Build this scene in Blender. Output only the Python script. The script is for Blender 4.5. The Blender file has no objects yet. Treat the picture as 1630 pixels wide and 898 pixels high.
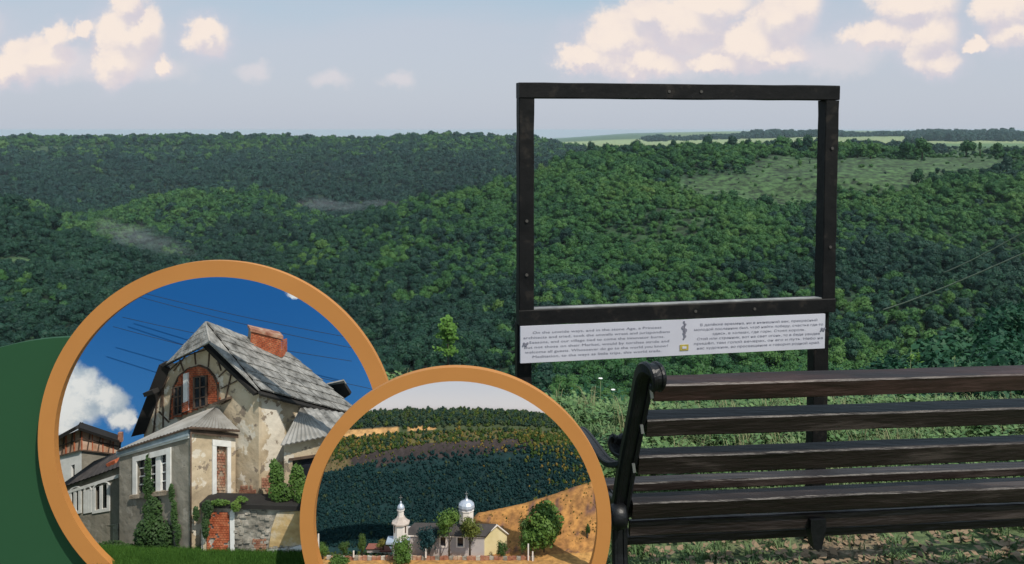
import bpy, bmesh, math, random
import numpy as np
from mathutils import Vector, Matrix, noise as mn
random.seed(7); rng = np.random.default_rng(7)
S = bpy.context.scene
COL = S.collection
R = math.radians
# ------------------------------------------------------------------ camera
F = 1300.0; CX = 815.0; CY = 272.0; HZ = 207.0; EYE = 1.6
PITCH = math.atan((CY-HZ)/F)
SP, CP = math.sin(PITCH), math.cos(PITCH)
CAM = Vector((0, 0, EYE)); FW = Vector((0, CP, -SP)); UP = Vector((0, SP, CP)); RT = Vector((1, 0, 0))
cd = bpy.data.cameras.new('camera'); cam = bpy.data.objects.new('camera', cd); COL.objects.link(cam)
cam.location = CAM; cam.rotation_euler = (math.pi/2-PITCH, 0, 0)
cd.sensor_width = 36; cd.lens = F/1630*36; cd.clip_start = 0.05; cd.clip_end = 60000
cd.shift_y = -(449-CY)/1630; S.camera = cam
# ------------------------------------------------------------------ view, sun, sky
S.view_settings.view_transform = 'Standard'; S.view_settings.look = 'None'
S.view_settings.exposure = 0.0; S.view_settings.gamma = 1.0
SUN_EL = R(53); SUN_AZ = math.atan2(0.64, -0.74)       # azimuth from +Y towards +X
sd = Vector((math.sin(SUN_AZ)*math.cos(SUN_EL), math.cos(SUN_AZ)*math.cos(SUN_EL), math.sin(SUN_EL)))
sl = bpy.data.lights.new('sun', 'SUN'); sl.energy = 3.9; sl.angle = R(0.6); sl.color = (1, 0.93, 0.82)
so = bpy.data.objects.new('sun', sl); COL.objects.link(so); so.rotation_euler = sd.to_track_quat('Z', 'Y').to_euler()
so.location = (0, 0, 60)

def uvdir(px, py):
    a = (px-CX)/F; b = (py-CY)/F
    yc = CP-b*SP; zc = -SP-b*CP
    return a/yc, zc/yc

def N(nt, typ, **kw):
    n = nt.nodes.new(typ)
    for k, v in kw.items():
        if k.startswith('i_'):
            n.inputs[k[2:].replace('_', ' ')].default_value = v
        else: setattr(n, k, v)
    return n
def MATH(nt, op, a, b=None, c=None, clamp=False):
    n = nt.nodes.new('ShaderNodeMath'); n.operation = op; n.use_clamp = clamp
    for i, v in enumerate((a, b, c)):
        if v is None: continue
        if isinstance(v, (int, float)): n.inputs[i].default_value = v
        else: nt.links.new(v, n.inputs[i])
    return n.outputs[0]
def VM(nt, op, a, b=None):
    n = nt.nodes.new('ShaderNodeVectorMath'); n.operation = op
    for i, v in enumerate((a, b)):
        if v is None: continue
        if isinstance(v, (tuple, list, Vector)): n.inputs[i].default_value = v
        else: nt.links.new(v, n.inputs[i])
    return n.outputs['Value'] if op in ('LENGTH', 'DOT_PRODUCT') else n.outputs[0]
def MIX(nt, fac, a, b):
    n = nt.nodes.new('ShaderNodeMix'); n.data_type = 'RGBA'
    for sck, v in ((n.inputs[0], fac), (n.inputs[6], a), (n.inputs[7], b)):
        if isinstance(v, (int, float)): sck.default_value = v
        elif isinstance(v, (tuple, list)): sck.default_value = (*v[:3], 1)
        else: nt.links.new(v, sck)
    return n.outputs[2]
def SM(nt, x, lo, hi):
    n = nt.nodes.new('ShaderNodeMapRange'); n.interpolation_type = 'SMOOTHSTEP'
    nt.links.new(x, n.inputs[0]); n.inputs[1].default_value = lo; n.inputs[2].default_value = hi
    return n.outputs[0]
def srgb(r, g, b):
    f = lambda c: (c/255/12.92 if c/255 <= .04045 else ((c/255+.055)/1.055)**2.4)
    return (f(r), f(g), f(b))

def blob_field(nt, coord, blobs):
    fld = None
    for (cx, cy, rx, ry) in blobs:
        v = VM(nt, 'MULTIPLY', VM(nt, 'SUBTRACT', coord, (cx, cy, 0)), (1/rx, 1/ry, 0))
        m = MATH(nt, 'SUBTRACT', 1.0, VM(nt, 'LENGTH', v))
        if fld is None: fld = m
        else:
            n = nt.nodes.new('ShaderNodeMath'); n.operation = 'SMOOTH_MAX'
            nt.links.new(fld, n.inputs[0]); nt.links.new(m, n.inputs[1]); n.inputs[2].default_value = 0.22
            fld = n.outputs[0]
    return fld

W = bpy.data.worlds.new('World'); S.world = W; W.use_nodes = True
nt = W.node_tree; nt.nodes.clear()
wo = N(nt, 'ShaderNodeOutputWorld'); bg = N(nt, 'ShaderNodeBackground'); bg.inputs[1].default_value = 0.1
sk = N(nt, 'ShaderNodeTexSky'); sk.sky_type = 'NISHITA'; sk.sun_disc = False
sk.sun_elevation = SUN_EL; sk.sun_rotation = SUN_AZ; sk.air_density = 1; sk.dust_density = 2; sk.ozone_density = 1
tc = N(nt, 'ShaderNodeTexCoord'); sx = N(nt, 'ShaderNodeSeparateXYZ'); nt.links.new(tc.outputs['Generated'], sx.inputs[0])
yy = MATH(nt, 'MAXIMUM', MATH(nt, 'ABSOLUTE', sx.outputs[1]), 0.15)
uu = MATH(nt, 'DIVIDE', sx.outputs[0], yy); vv = MATH(nt, 'DIVIDE', sx.outputs[2], yy)
cb = N(nt, 'ShaderNodeCombineXYZ'); nt.links.new(uu, cb.inputs[0]); nt.links.new(vv, cb.inputs[1])
nz = N(nt, 'ShaderNodeTexNoise', i_Scale=30.0, i_Detail=9.0, i_Roughness=0.64); nt.links.new(cb.outputs[0], nz.inputs[0])
nz2 = N(nt, 'ShaderNodeTexNoise', i_Scale=9.0, i_Detail=3.0, i_Roughness=0.5); nt.links.new(cb.outputs[0], nz2.inputs[0])
nbig = N(nt, 'ShaderNodeTexNoise', i_Scale=2.2, i_Detail=4.0, i_Roughness=0.5)
mp = N(nt, 'ShaderNodeMapping'); mp.inputs['Scale'].default_value = (1, 4, 1); nt.links.new(cb.outputs[0], mp.inputs[0]); nt.links.new(mp.outputs[0], nbig.inputs[0])
dist = VM(nt, 'MULTIPLY', VM(nt, 'SUBTRACT', nz.outputs['Color'], (.5, .5, .5)), (0.042, 0.042, 0))
dist2 = VM(nt, 'MULTIPLY', VM(nt, 'SUBTRACT', nz2.outputs['Color'], (.5, .5, .5)), (0.03, 0.025, 0))
crd = VM(nt, 'ADD', VM(nt, 'ADD', cb.outputs[0], dist), dist2)
cl_px = [  # clouds: centre x, y, radius x, y in photo pixels
 (60, 88, 55, 34), (92, 52, 20, 24), (20, 112, 45, 24), (132, 47, 19, 15), (197, 8, 22, 34), (205, 58, 50, 44), (228, 42, 28, 32), (190, 96, 42, 36), (262, 106, 14, 20),
 (330, 55, 34, 32), (338, 40, 16, 22),
 (935, 92, 44, 24), (985, 62, 62, 46), (1018, 24, 42, 30), (1085, 40, 78, 44), (1130, 8, 62, 34), (1010, 98, 80, 24),
 (1240, 30, 58, 46), (1268, 10, 40, 34), (1190, 72, 66, 34), (1140, 98, 50, 18), (1225, 88, 60, 22),
 (1450, 6, 66, 38), (1400, 58, 54, 26), (1478, 60, 42, 50), (1490, 100, 40, 22), (1598, 10, 48, 48), (1612, 50, 40, 26), (1555, 72, 26, 12),
 (1820, 20, 120, 60), (-130, 40, 110, 60), (2050, 70, 90, 40), (-380, 90, 120, 40)]
bl = []
for (x, y, rx, ry) in cl_px:
    u0, v0 = uvdir(x, y); u1, _ = uvdir(x+rx, y); _, v1 = uvdir(x, y+ry)
    bl.append((u0, v0, abs(u1-u0)*1.25, abs(v0-v1)*1.22))
fld = blob_field(nt, crd, bl)
fld_up = blob_field(nt, VM(nt, 'ADD', crd, (-.006, .020, 0)), bl)
# same field a little lower right, for self shading from the lit side
nt2 = None
edge = MATH(nt, 'ADD', fld, MATH(nt, 'MULTIPLY', MATH(nt, 'SUBTRACT', nz.outputs[0], .5), .5))
topness = SM(nt, MATH(nt, 'ADD', MATH(nt, 'SUBTRACT', fld, fld_up), MATH(nt, 'MULTIPLY', MATH(nt, 'SUBTRACT', nz.outputs[0], .5), .55)), -.34, .30)
mask = MATH(nt, 'MULTIPLY', SM(nt, edge, -0.04, 0.36), MATH(nt, 'ADD', .68, MATH(nt, 'MULTIPLY', topness, .31)))
faint = blob_field(nt, crd, [(*uvdir(x, y), rx/F, ry/F) for x, y, rx, ry in ((400, 110, 40, 22), (528, 130, 44, 22), (636, 124, 36, 20), (110, 100, 90, 40), (240, 110, 90, 34), (1050, 90, 160, 50), (1330, 90, 120, 40))])
fmask = MATH(nt, 'MULTIPLY', SM(nt, faint, 0.0, .75), .42)
soft = SM(nt, MATH(nt, 'ADD', fld, MATH(nt, 'MULTIPLY', MATH(nt, 'SUBTRACT', nz2.outputs[0], .5), .9)), -.45, 0.55)
lit = SM(nt, MATH(nt, 'ADD', MATH(nt, 'MULTIPLY', nz.outputs[0], 1.0), MATH(nt, 'ADD', MATH(nt, 'MULTIPLY', nz2.outputs[0], .8), MATH(nt, 'ADD', MATH(nt, 'MULTIPLY', fld, .15), MATH(nt, 'MULTIPLY', topness, .55)))), 0.72, 1.62)
hor = srgb(200, 209, 219); mid = srgb(199, 206, 219); blue = srgb(178, 203, 221)
k = 10.0
vfac = SM(nt, MATH(nt, 'ADD', vv, MATH(nt, 'MULTIPLY', MATH(nt, 'SUBTRACT', nbig.outputs[0], .5), .16)), 0.10, 0.20)
veil = MIX(nt, vfac, tuple(c*k for c in mid), tuple(c*k for c in blue))
base = MIX(nt, 0.84, sk.outputs[0], veil)
ccol = MIX(nt, lit, tuple(c*k for c in srgb(216, 207, 214)), tuple(c*k for c in srgb(249, 234, 222)))
s1 = MIX(nt, MATH(nt, 'MULTIPLY', soft, .55), base, tuple(c*k for c in srgb(213, 209, 221)))
s2 = MIX(nt, fmask, s1, tuple(c*k for c in srgb(238, 226, 226)))
fin = MIX(nt, MATH(nt, 'MULTIPLY', mask, .97), s2, ccol)
nt.links.new(fin, bg.inputs[0]); nt.links.new(bg.outputs[0], wo.inputs[0])
W.cycles.sampling_method = 'MANUAL'; W.cycles.sample_map_resolution = 512

# ------------------------------------------------------------------ materials
def mat(name, cols, scale=8.0, rough=.8, bump=0.0, detail=6.0, coord='Object', stretch=None, metallic=0.0, lo=.35, hi=.65, bscale=None, spec=None):
    """noise driven colour between the given base colours, optional bump"""
    m = bpy.data.materials.new(name); m.use_nodes = True; nt = m.node_tree
    b = nt.nodes['Principled BSDF']; b.inputs['Roughness'].default_value = rough; b.inputs['Metallic'].default_value = metallic
    if spec is not None: b.inputs['Specular IOR Level'].default_value = spec
    tc = N(nt, 'ShaderNodeTexCoord'); src = tc.outputs[coord]
    if stretch:
        mp = N(nt, 'ShaderNodeMapping'); mp.inputs['Scale'].default_value = stretch; nt.links.new(src, mp.inputs[0]); src = mp.outputs[0]
    nz = N(nt, 'ShaderNodeTexNoise', i_Scale=scale, i_Detail=detail, i_Roughness=.6); nt.links.new(src, nz.inputs[0])
    if len(cols) == 1: b.inputs[0].default_value = (*cols[0], 1)
    else:
        cr = N(nt, 'ShaderNodeValToRGB'); nt.links.new(nz.outputs[0], cr.inputs[0])
        e = cr.color_ramp.elements
        while len(e) < len(cols): e.new(.5)
        for i, c in enumerate(cols):
            e[i].position = lo+(hi-lo)*i/(len(cols)-1); e[i].color = (*c, 1)
        nt.links.new(cr.outputs[0], b.inputs[0])
    if bump:
        nb = N(nt, 'ShaderNodeTexNoise', i_Scale=bscale or scale*3, i_Detail=5.0); nt.links.new(src, nb.inputs[0])
        bp = N(nt, 'ShaderNodeBump'); bp.inputs['Strength'].default_value = bump; bp.inputs['Distance'].default_value = .01
        nt.links.new(nb.outputs[0], bp.inputs['Height']); nt.links.new(bp.outputs[0], b.inputs['Normal'])
    return m
def leafmat(name, cols, wscale=.012, rough=.62, rnd=.65, trans=0.0):
    """foliage: colour from a wide world-space noise plus a random value of each plant"""
    m = bpy.data.materials.new(name); m.use_nodes = True; nt = m.node_tree
    b = nt.nodes['Principled BSDF']; b.inputs['Roughness'].default_value = rough; b.inputs['Specular IOR Level'].default_value = .25
    oi = N(nt, 'ShaderNodeObjectInfo'); g = N(nt, 'ShaderNodeNewGeometry')
    nz = N(nt, 'ShaderNodeTexNoise', i_Scale=wscale, i_Detail=4.0, i_Roughness=.6); nt.links.new(g.outputs['Position'], nz.inputs[0])
    f = MATH(nt, 'ADD', MATH(nt, 'MULTIPLY', oi.outputs['Random'], rnd), MATH(nt, 'MULTIPLY', MATH(nt, 'SUBTRACT', nz.outputs[0], .3), 1.9*(1-rnd)))
    cr = N(nt, 'ShaderNodeValToRGB'); nt.links.new(f, cr.inputs[0]); e = cr.color_ramp.elements
    while len(e) < len(cols): e.new(.5)
    for i, c in enumerate(cols): e[i].position = i/(len(cols)-1)*.95; e[i].color = (*c, 1)
    nt.links.new(cr.outputs[0], b.inputs[0])
    if trans:
        tr = N(nt, 'ShaderNodeBsdfTranslucent'); nt.links.new(cr.outputs[0], tr.inputs[0])
        ms = N(nt, 'ShaderNodeMixShader'); ms.inputs[0].default_value = trans
        nt.links.new(b.outputs[0], ms.inputs[1]); nt.links.new(tr.outputs[0], ms.inputs[2])
        nt.links.new(ms.outputs[0], nt.nodes['Material Output'].inputs[0])
    return m
M = {}
M['iron'] = mat('black_paint', [(.003, .0035, .0045), (.007, .0075, .009)], 30, .42, .15, bscale=90, spec=.4)
M['framepaint'] = mat('dark_frame_paint', [(.003, .0034, .004), (.0055, .0055, .006), (.006, .006, .0065), (.020, .017, .015)], 18, .6, .12, bscale=50, spec=.22)
M['slat'] = mat('dark_stained_wood', [(.007, .0045, .004), (.014, .009, .008), (.018, .012, .011), (.055, .042, .038)], 16, .46, .4, stretch=(.12, 1, 1), bscale=90, spec=.45)
M['slattop'] = mat('worn_red_stain', [(.012, .007, .006), (.028, .013, .011), (.065, .034, .030)], 14, .46, .4, stretch=(.15, 1, 1), bscale=60, spec=.5)
M['signwhite'] = mat('white_panel', [(.50, .50, .57), (.56, .56, .63)], 5, .5)
M['ink'] = mat('grey_print', [(.19, .19, .24)], 5, .7)
M['ochre'] = mat('ochre_plaque', [(.34, .27, .05), (.45, .36, .08)], 40, .6)
M['bolt'] = mat('steel_bolt', [(.35, .35, .36)], 5, .4, metallic=.8)
M['orange'] = mat('orange_paint', [(.46, .190, .044), (.49, .205, .049)], 6, .7)
M['greenboard'] = mat('green_board', [(.010, .066, .023), (.0115, .072, .025)], 2.0, .8)
M['stand'] = mat('grey_metal', [(.10, .10, .11), (.13, .13, .14)], 20, .5)
M['soil'] = mat('soil', [(.05, .04, .028), (.10, .075, .05)], 9, .95, .5)
M['barktree'] = mat('bark', [(.05, .04, .03), (.10, .08, .06)], 6, .9)
M['forest'] = leafmat('forest_leaves', [(.008, .040, .017), (.017, .070, .020), (.036, .105, .024), (.058, .130, .028), (.095, .155, .034)], .011, rnd=.40)
M['forestshade'] = leafmat('painted_shade_leaves', [(.004, .024, .018), (.007, .036, .024), (.012, .050, .026), (.022, .070, .028)], .013, rnd=.4)  # cloud shade on the left slopes put into the leaf colour
M['farshade'] = leafmat('painted_shade_far_leaves', [(.003, .024, .020), (.006, .036, .025), (.011, .050, .028)], .008, rnd=.35)  # shade at the foot of the far slope painted as darker leaves
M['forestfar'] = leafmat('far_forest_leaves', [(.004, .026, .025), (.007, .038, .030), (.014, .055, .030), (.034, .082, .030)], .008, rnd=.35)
M['shrub'] = leafmat('shrub_leaves', [(.014, .062, .034), (.022, .085, .042), (.04, .115, .05)], .2, trans=.2)
M['bright'] = leafmat('young_bright_leaves', [(.10, .22, .04), (.16, .30, .06)], .2, trans=.3)
M['grass'] = leafmat('grass_blades', [(.06, .12, .04), (.11, .19, .07), (.18, .25, .11), (.31, .33, .18)], 1.1, rnd=.5, trans=.2)
M['weedleaf'] = leafmat('meadow_herb_leaves', [(.05, .11, .04), (.09, .17, .06), (.15, .24, .09)], 1.5)
M['seed'] = leafmat('dry_seed_heads', [(.16, .17, .08), (.25, .24, .13)], 1.1)
M['white'] = mat('white_petals', [(.8, .8, .78)], 5, .7)
M['litter'] = leafmat('dry_leaves', [(.15, .10, .06), (.27, .19, .12), (.42, .32, .22)], 3.0)
# miniature scene materials
M['greyplaster'] = mat('grey_render', [(.20, .185, .15), (.33, .30, .245), (.40, .37, .31)], 9, .9, .4)
M['cream'] = mat('cream_plaster', [(.30, .24, .16), (.52, .42, .29), (.66, .56, .42)], 8, .9, .5, lo=.3, hi=.62)
def plaster(name, base, patch, under, scale, t1=.60, t2=.66):
    m = mat(name, base, scale, .92, .5, lo=.3, hi=.65); nt = m.node_tree; b = nt.nodes['Principled BSDF']; src = b.inputs[0].links[0].from_socket
    g = N(nt, 'ShaderNodeNewGeometry'); n1 = N(nt, 'ShaderNodeTexNoise', i_Scale=scale*1.5, i_Detail=7.0, i_Roughness=.62); n2 = N(nt, 'ShaderNodeTexNoise', i_Scale=scale*2.6, i_Detail=8.0, i_Roughness=.65)
    mp = N(nt, 'ShaderNodeMapping'); mp.inputs['Location'].default_value = (3.1, 1.7, 9.2); nt.links.new(g.outputs['Position'], mp.inputs[0])
    nt.links.new(g.outputs['Position'], n1.inputs[0]); nt.links.new(mp.outputs[0], n2.inputs[0])
    c = MIX(nt, SM(nt, n1.outputs[0], t1-.02, t1), src, patch); c = MIX(nt, SM(nt, n2.outputs[0], t2-.02, t2), c, under); nt.links.new(c, b.inputs[0]); return m
M['greyplaster'] = plaster('grey_render', [(.14, .13, .105), (.23, .21, .17), (.30, .275, .23)], (.31, .285, .24), (.11, .10, .085), 9, .58, .68)
M['cream'] = plaster('cream_plaster', [(.27, .21, .14), (.50, .40, .27), (.62, .52, .38)], (.66, .60, .50), (.25, .20, .15), 9, .55, .60)
M['whitetrim'] = mat('white_trim', [(.62, .62, .60), (.80, .80, .78)], 30, .8)
M['bluetrim'] = mat('blue_cornice', [(.20, .27, .33), (.36, .42, .46)], 30, .8)
M['brick'] = mat('red_brick', [(.26, .055, .02), (.40, .10, .04), (.48, .17, .08)], 60, .9)
M['oldbrick'] = mat('old_brick', [(.20, .07, .04), (.34, .16, .10), (.45, .34, .24)], 45, .9)
M['mortar'] = mat('mortar', [(.22, .17, .12), (.36, .30, .23)], 25, .95, .4)
M['slate'] = mat('grey_roof_slate', [(.09, .088, .082), (.19, .185, .172), (.25, .245, .23), (.34, .33, .31)], 34, .85, .5)
M['tin'] = mat('weathered_corrugated_sheet', [(.22, .21, .19), (.34, .33, .31)], 20, .7)
M['timber'] = mat('old_timber', [(.05, .032, .022), (.13, .085, .06)], 30, .9)
M['darkeave'] = mat('dark_eave', [(.010, .009, .009), (.02, .018, .016)], 20, .9)
M['pane'] = mat('window_glass', [(.012, .014, .018), (.03, .035, .045)], 30, .12)
M['ochreplaster'] = mat('ochre_plaster', [(.34, .22, .09), (.50, .36, .17), (.64, .60, .52)], 12, .9, .4)
M['stone'] = mat('grey_rubble', [(.14, .13, .11), (.28, .26, .22), (.5, .46, .40)], 20, .9, .6)
M['ivy'] = leafmat('ivy_leaves', [(.014, .036, .010), (.03, .065, .016), (.05, .10, .022)], 30, rnd=.2)
M['lawn'] = leafmat('lawn_blades', [(.03, .085, .012), (.05, .13, .018), (.09, .19, .03)], 20, rnd=.6)
M['lawnbase'] = mat('lawn_ground', [(.025, .06, .012), (.05, .10, .02)], 30, .9)
M['wire'] = mat('dark_wire', [(.01, .012, .018)], 5, .6)
M['churchwall'] = mat('pale_lilac_limewash', [(.40, .36, .35), (.50, .46, .45)], 30, .9)
M['churchwhite'] = mat('white_limewash', [(.68, .60, .54), (.80, .74, .68)], 30, .85)
M['gableyellow'] = mat('yellow_limewash', [(.60, .50, .26), (.72, .62, .36)], 30, .85)
M['churchroof'] = mat('dark_brown_roof', [(.035, .03, .03), (.07, .06, .055)], 30, .8)
M['towerroof'] = mat('beige_sheet', [(.42, .35, .30), (.52, .45, .40)], 30, .7)
M['silver'] = mat('silver_dome_sheet', [(.46, .50, .58)], 5, .42, metallic=.3)
M['tinytree'] = leafmat('mixed_tree_leaves', [(.02, .055, .012), (.05, .09, .018), (.12, .13, .025)], 20)
M['tinyautumn'] = leafmat('autumn_leaves', [(.09, .10, .022), (.19, .15, .032), (.28, .17, .042)], 20)
M['tinyshade'] = leafmat('painted_shade_slope_leaves', [(.004, .026, .030), (.008, .040, .042), (.014, .054, .044)], 18, rnd=.3)  # shade on the church slope put into the leaf colour
M['tinyridge'] = leafmat('ridge_leaves', [(.014, .040, .035), (.03, .065, .04), (.07, .09, .035)], 12, rnd=.8)
M['green2'] = leafmat('green_tree_leaves', [(.03, .07, .012), (.06, .12, .02), (.11, .17, .03)], 40, rnd=.4)

# ------------------------------------------------------------------ builders
def tag(o, label=None, cat=None, group=None, kind=None):
    if label: o['label'] = label
    if cat: o['category'] = cat
    if group: o['group'] = group
    if kind: o['kind'] = kind
    return o
def empty(name, loc, label, cat, group=None):
    o = bpy.data.objects.new(name, None); COL.objects.link(o); o.location = loc; o.empty_display_size = .1
    return tag(o, label, cat, group)
def root_of(o):
    while o.parent: o = o.parent
    return o
class MB:
    def __init__(s): s.v = []; s.f = []; s.sm = []
    def add(s, vs, fs, smooth=False):
        n = len(s.v); s.v += [tuple(p) for p in vs]; s.f += [tuple(i+n for i in f) for f in fs]; s.sm += [smooth]*len(fs); return s
    def hexa(s, p):   # 8 points: bottom 0-3, top 4-7
        return s.add(p, [(3, 2, 1, 0), (4, 5, 6, 7), (0, 1, 5, 4), (1, 2, 6, 5), (2, 3, 7, 6), (3, 0, 4, 7)])
    def box(s, c, x, y, z):  # centre and three half-axis vectors
        c = Vector(c)
        return s.hexa([c-x-y-z, c+x-y-z, c+x+y-z, c-x+y-z, c-x-y+z, c+x-y+z, c+x+y+z, c-x+y+z])
    def bar(s, a, b, w, t, n):   # bar between two points: width w across, thickness t along n
        a = Vector(a); b = Vector(b); d = (b-a).normalized(); n = Vector(n); n = (n-d*n.dot(d)).normalized(); q = d.cross(n)
        return s.box((a+b)/2, (b-a)/2, q*w/2, n*t/2)
    def bevbar(s, a, b, w, t, n, bev=.004):   # bar with chamfered long edges, slightly wavy
        a = Vector(a); b = Vector(b); d = (b-a).normalized(); n = Vector(n); n = (n-d*n.dot(d)).normalized(); q = d.cross(n)
        prof = [(-w/2+bev, -t/2), (w/2-bev, -t/2), (w/2, -t/2+bev), (w/2, t/2-bev), (w/2-bev, t/2), (-w/2+bev, t/2), (-w/2, t/2-bev), (-w/2, -t/2+bev)]
        seg = 14; vs = []; fs = []
        for i in range(seg+1):
            c = a.lerp(b, i/seg)
            for (x, y) in prof:
                j = (random.random()-.5)*.0016
                vs.append(c+q*(x+j)+n*(y+j))
        for i in range(seg):
            for k in range(8): fs.append((i*8+k, i*8+(k+1) % 8, (i+1)*8+(k+1) % 8, (i+1)*8+k))
        fs.append(tuple(range(7, -1, -1))); fs.append(tuple(seg*8+k for k in range(8)))
        return s.add(vs, fs)
    def tube(s, pts, r, n=8, flat=None):
        pts = [Vector(p) for p in pts]; rs = r if isinstance(r, (list, tuple)) else [r]*len(pts)
        vs = []; fs = []; up = Vector((0.01, .02, 1))
        prev = None
        for i, p in enumerate(pts):
            d = (pts[min(i+1, len(pts)-1)]-pts[max(i-1, 0)]).normalized()
            if flat is not None: a = (Vector(flat)-d*Vector(flat).dot(d)).normalized()
            else:
                ref = up if prev is None else prev
                a = ref-d*ref.dot(d)
                if a.length < 1e-4: a = Vector((1, 0, 0))-d*d.x
                a.normalize(); prev = a
            b = d.cross(a)
            for k in range(n):
                t = 2*math.pi*k/n; vs.append(p+a*math.cos(t)*(rs[i] if flat is None else rs[i][0])+b*math.sin(t)*(rs[i] if flat is None else rs[i][1]))
        for i in range(len(pts)-1):
            for k in range(n): fs.append((i*n+k, i*n+(k+1) % n, (i+1)*n+(k+1) % n, (i+1)*n+k))
        fs.append(tuple(range(n-1, -1, -1))); fs.append(tuple((len(pts)-1)*n+k for k in range(n)))
        return s.add(vs, fs, True)
    def build(s, name, m, parent=None, **kw):
        base = root_of(parent).location if parent else Vector((0, 0, 0))
        me = bpy.data.meshes.new(name)
        org = base
        if not parent:
            n = len(s.v); org = Vector((sum(p[0] for p in s.v)/n, sum(p[1] for p in s.v)/n, min(p[2] for p in s.v)))
        me.from_pydata([(p[0]-org[0], p[1]-org[1], p[2]-org[2]) for p in s.v], [], s.f)
        me.polygons.foreach_set('use_smooth', s.sm); me.materials.append(m)
        o = bpy.data.objects.new(name, me); COL.objects.link(o)
        if parent: o.parent = parent
        else: o.location = org
        return tag(o, **kw)
class Patch:
    """four corners (bottom-left, bottom-right, top-right, top-left) as a surface to build things on"""
    def __init__(s, a, b, c, d):
        s.c = [Vector(p) for p in (a, b, c, d)]
        s.n = (s.c[1]-s.c[0]).cross(s.c[3]-s.c[0]).normalized()
        if s.n.dot(CAM-s.c[0]) < 0: s.n = -s.n
    def pt(s, u, v, h=0):
        a, b, c, d = s.c
        return a*(1-u)*(1-v)+b*u*(1-v)+c*u*v+d*(1-u)*v+s.n*h
    def blk(s, mb, u0, u1, v0, v1, h0, h1):
        p = s.pt
        return mb.hexa([p(u0, v0, h0), p(u1, v0, h0), p(u1, v1, h0), p(u0, v1, h0), p(u0, v0, h1), p(u1, v0, h1), p(u1, v1, h1), p(u0, v1, h1)])
    def wall(s, mb, holes, h0=-.014, h1=0):
        us = sorted({0, 1, *[x for h in holes for x in h[:2]]}); vs = sorted({0, 1, *[x for h in holes for x in h[2:]]})
        for i in range(len(us)-1):
            for j in range(len(vs)-1):
                mu = (us[i]+us[i+1])/2; mv = (vs[j]+vs[j+1])/2
                if any(h[0] < mu < h[1] and h[2] < mv < h[3] for h in holes): continue
                s.blk(mb, us[i], us[i+1], vs[j], vs[j+1], h0, h1)
        return mb
    def bars(s, mb, pts, w, h0, h1):   # polyline of timbers on the patch in (u,v)
        for a, b in zip(pts[:-1], pts[1:]):
            A = s.pt(*a, (h0+h1)/2); B = s.pt(*b, (h0+h1)/2)
            mb.bar(A, B, w, h1-h0, s.n)
        return mb
    def bricks(s, mb, u0, u1, v0, v1, nu, nv, h0, h1, keep=1.0, inside=None):
        du = (u1-u0)/nu; dv = (v1-v0)/nv
        for j in range(nv):
            off = .5*du*(j % 2)
            for i in range(nu+1):
                a = max(u0, u0+i*du-off); b = min(u1, u0+(i+1)*du-off)
                if b-a < du*.2 or random.random() > keep: continue
                if inside and not inside((a+b)/2, v0+(j+.5)*dv): continue
                s.blk(mb, a+du*.06, b-du*.06, v0+j*dv+dv*.1, v0+(j+1)*dv-dv*.1, h0, h1+random.uniform(-.0006, .0006))
        return mb
def quads_mesh(name, ctr, nrm, size, mats, aspect=1.5, extra=None, droop=None):
    """many small kite-shaped leaves as one mesh"""
    n = len(ctr); r = rng.normal(size=(n, 3)); t = np.cross(nrm, r); t /= np.linalg.norm(t, axis=1)[:, None]+1e-9
    b = np.cross(nrm, t); b /= np.linalg.norm(b, axis=1)[:, None]+1e-9
    size = np.asarray(size).reshape(-1, 1)*np.ones((n, 1))
    v = np.stack([ctr-t*size*aspect, ctr+b*size*.8-t*size*.1, ctr+t*size*aspect, ctr-b*size*.8-t*size*.1], 1).reshape(-1, 3)
    f = np.arange(4*n).reshape(-1, 4)
    vs = v.tolist(); fs = [tuple(q) for q in f.tolist()]; mi = [0]*n
    if extra:
        for (ev, ef, em) in extra:
            o = len(vs); vs += [tuple(p) for p in ev]; fs += [tuple(i+o for i in q) for q in ef]; mi += [em]*len(ef)
    me = bpy.data.meshes.new(name); me.from_pydata(vs, [], fs)
    for m in mats: me.materials.append(m)
    me.polygons.foreach_set('material_index', mi)
    return me
def ico(sub=1):
    bm = bmesh.new(); bmesh.ops.create_icosphere(bm, subdivisions=sub, radius=1)
    v = np.array([list(x.co) for x in bm.verts]); f = [tuple(a.index for a in q.verts) for q in bm.faces]; bm.free(); return v, f
IV, IF = ico(2)
def crown_data(nlobe, nleaf, leaf, tall=1.0, seed=0, core=.8):
    """lobed crown of radius about one whose foot is at z=0"""
    g = np.random.default_rng(seed); lobes = []
    for i in range(nlobe):
        a = g.uniform(0, 6.28); rr = g.uniform(.15, .62) if i else 0; z = g.uniform(.45, 1.35)*tall if i else 1.0*tall
        if i: rr *= (1.25-abs(z/tall-.85))
        lobes.append((np.array([rr*math.cos(a), rr*math.sin(a), z]), g.uniform(.34, .56) if i else .62))
    C = []; Nn = []; per = nleaf//nlobe; extra = []
    for c, r in lobes:
        d = g.normal(size=(per, 3)); d[:, 2] += .35; d /= np.linalg.norm(d, axis=1)[:, None]
        p = c+d*(r*g.uniform(.72, 1.12, size=(per, 1)))*np.array([1, 1, .9])
        C.append(p); nn = d*1.0+g.normal(size=(per, 3))*.55; nn[:, 2] += .15; nn /= np.linalg.norm(nn, axis=1)[:, None]; Nn.append(nn)
        if core:
            vv = IV*r*core*(1+.12*g.normal(size=(len(IV), 1)))*np.array([1, 1, .9])+c
            extra.append((vv.tolist(), IF, 0))
    C = np.concatenate(C); Nn = np.concatenate(Nn)
    return C, Nn, leaf*g.uniform(.6, 1.35, size=(len(C), 1)), extra
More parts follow.
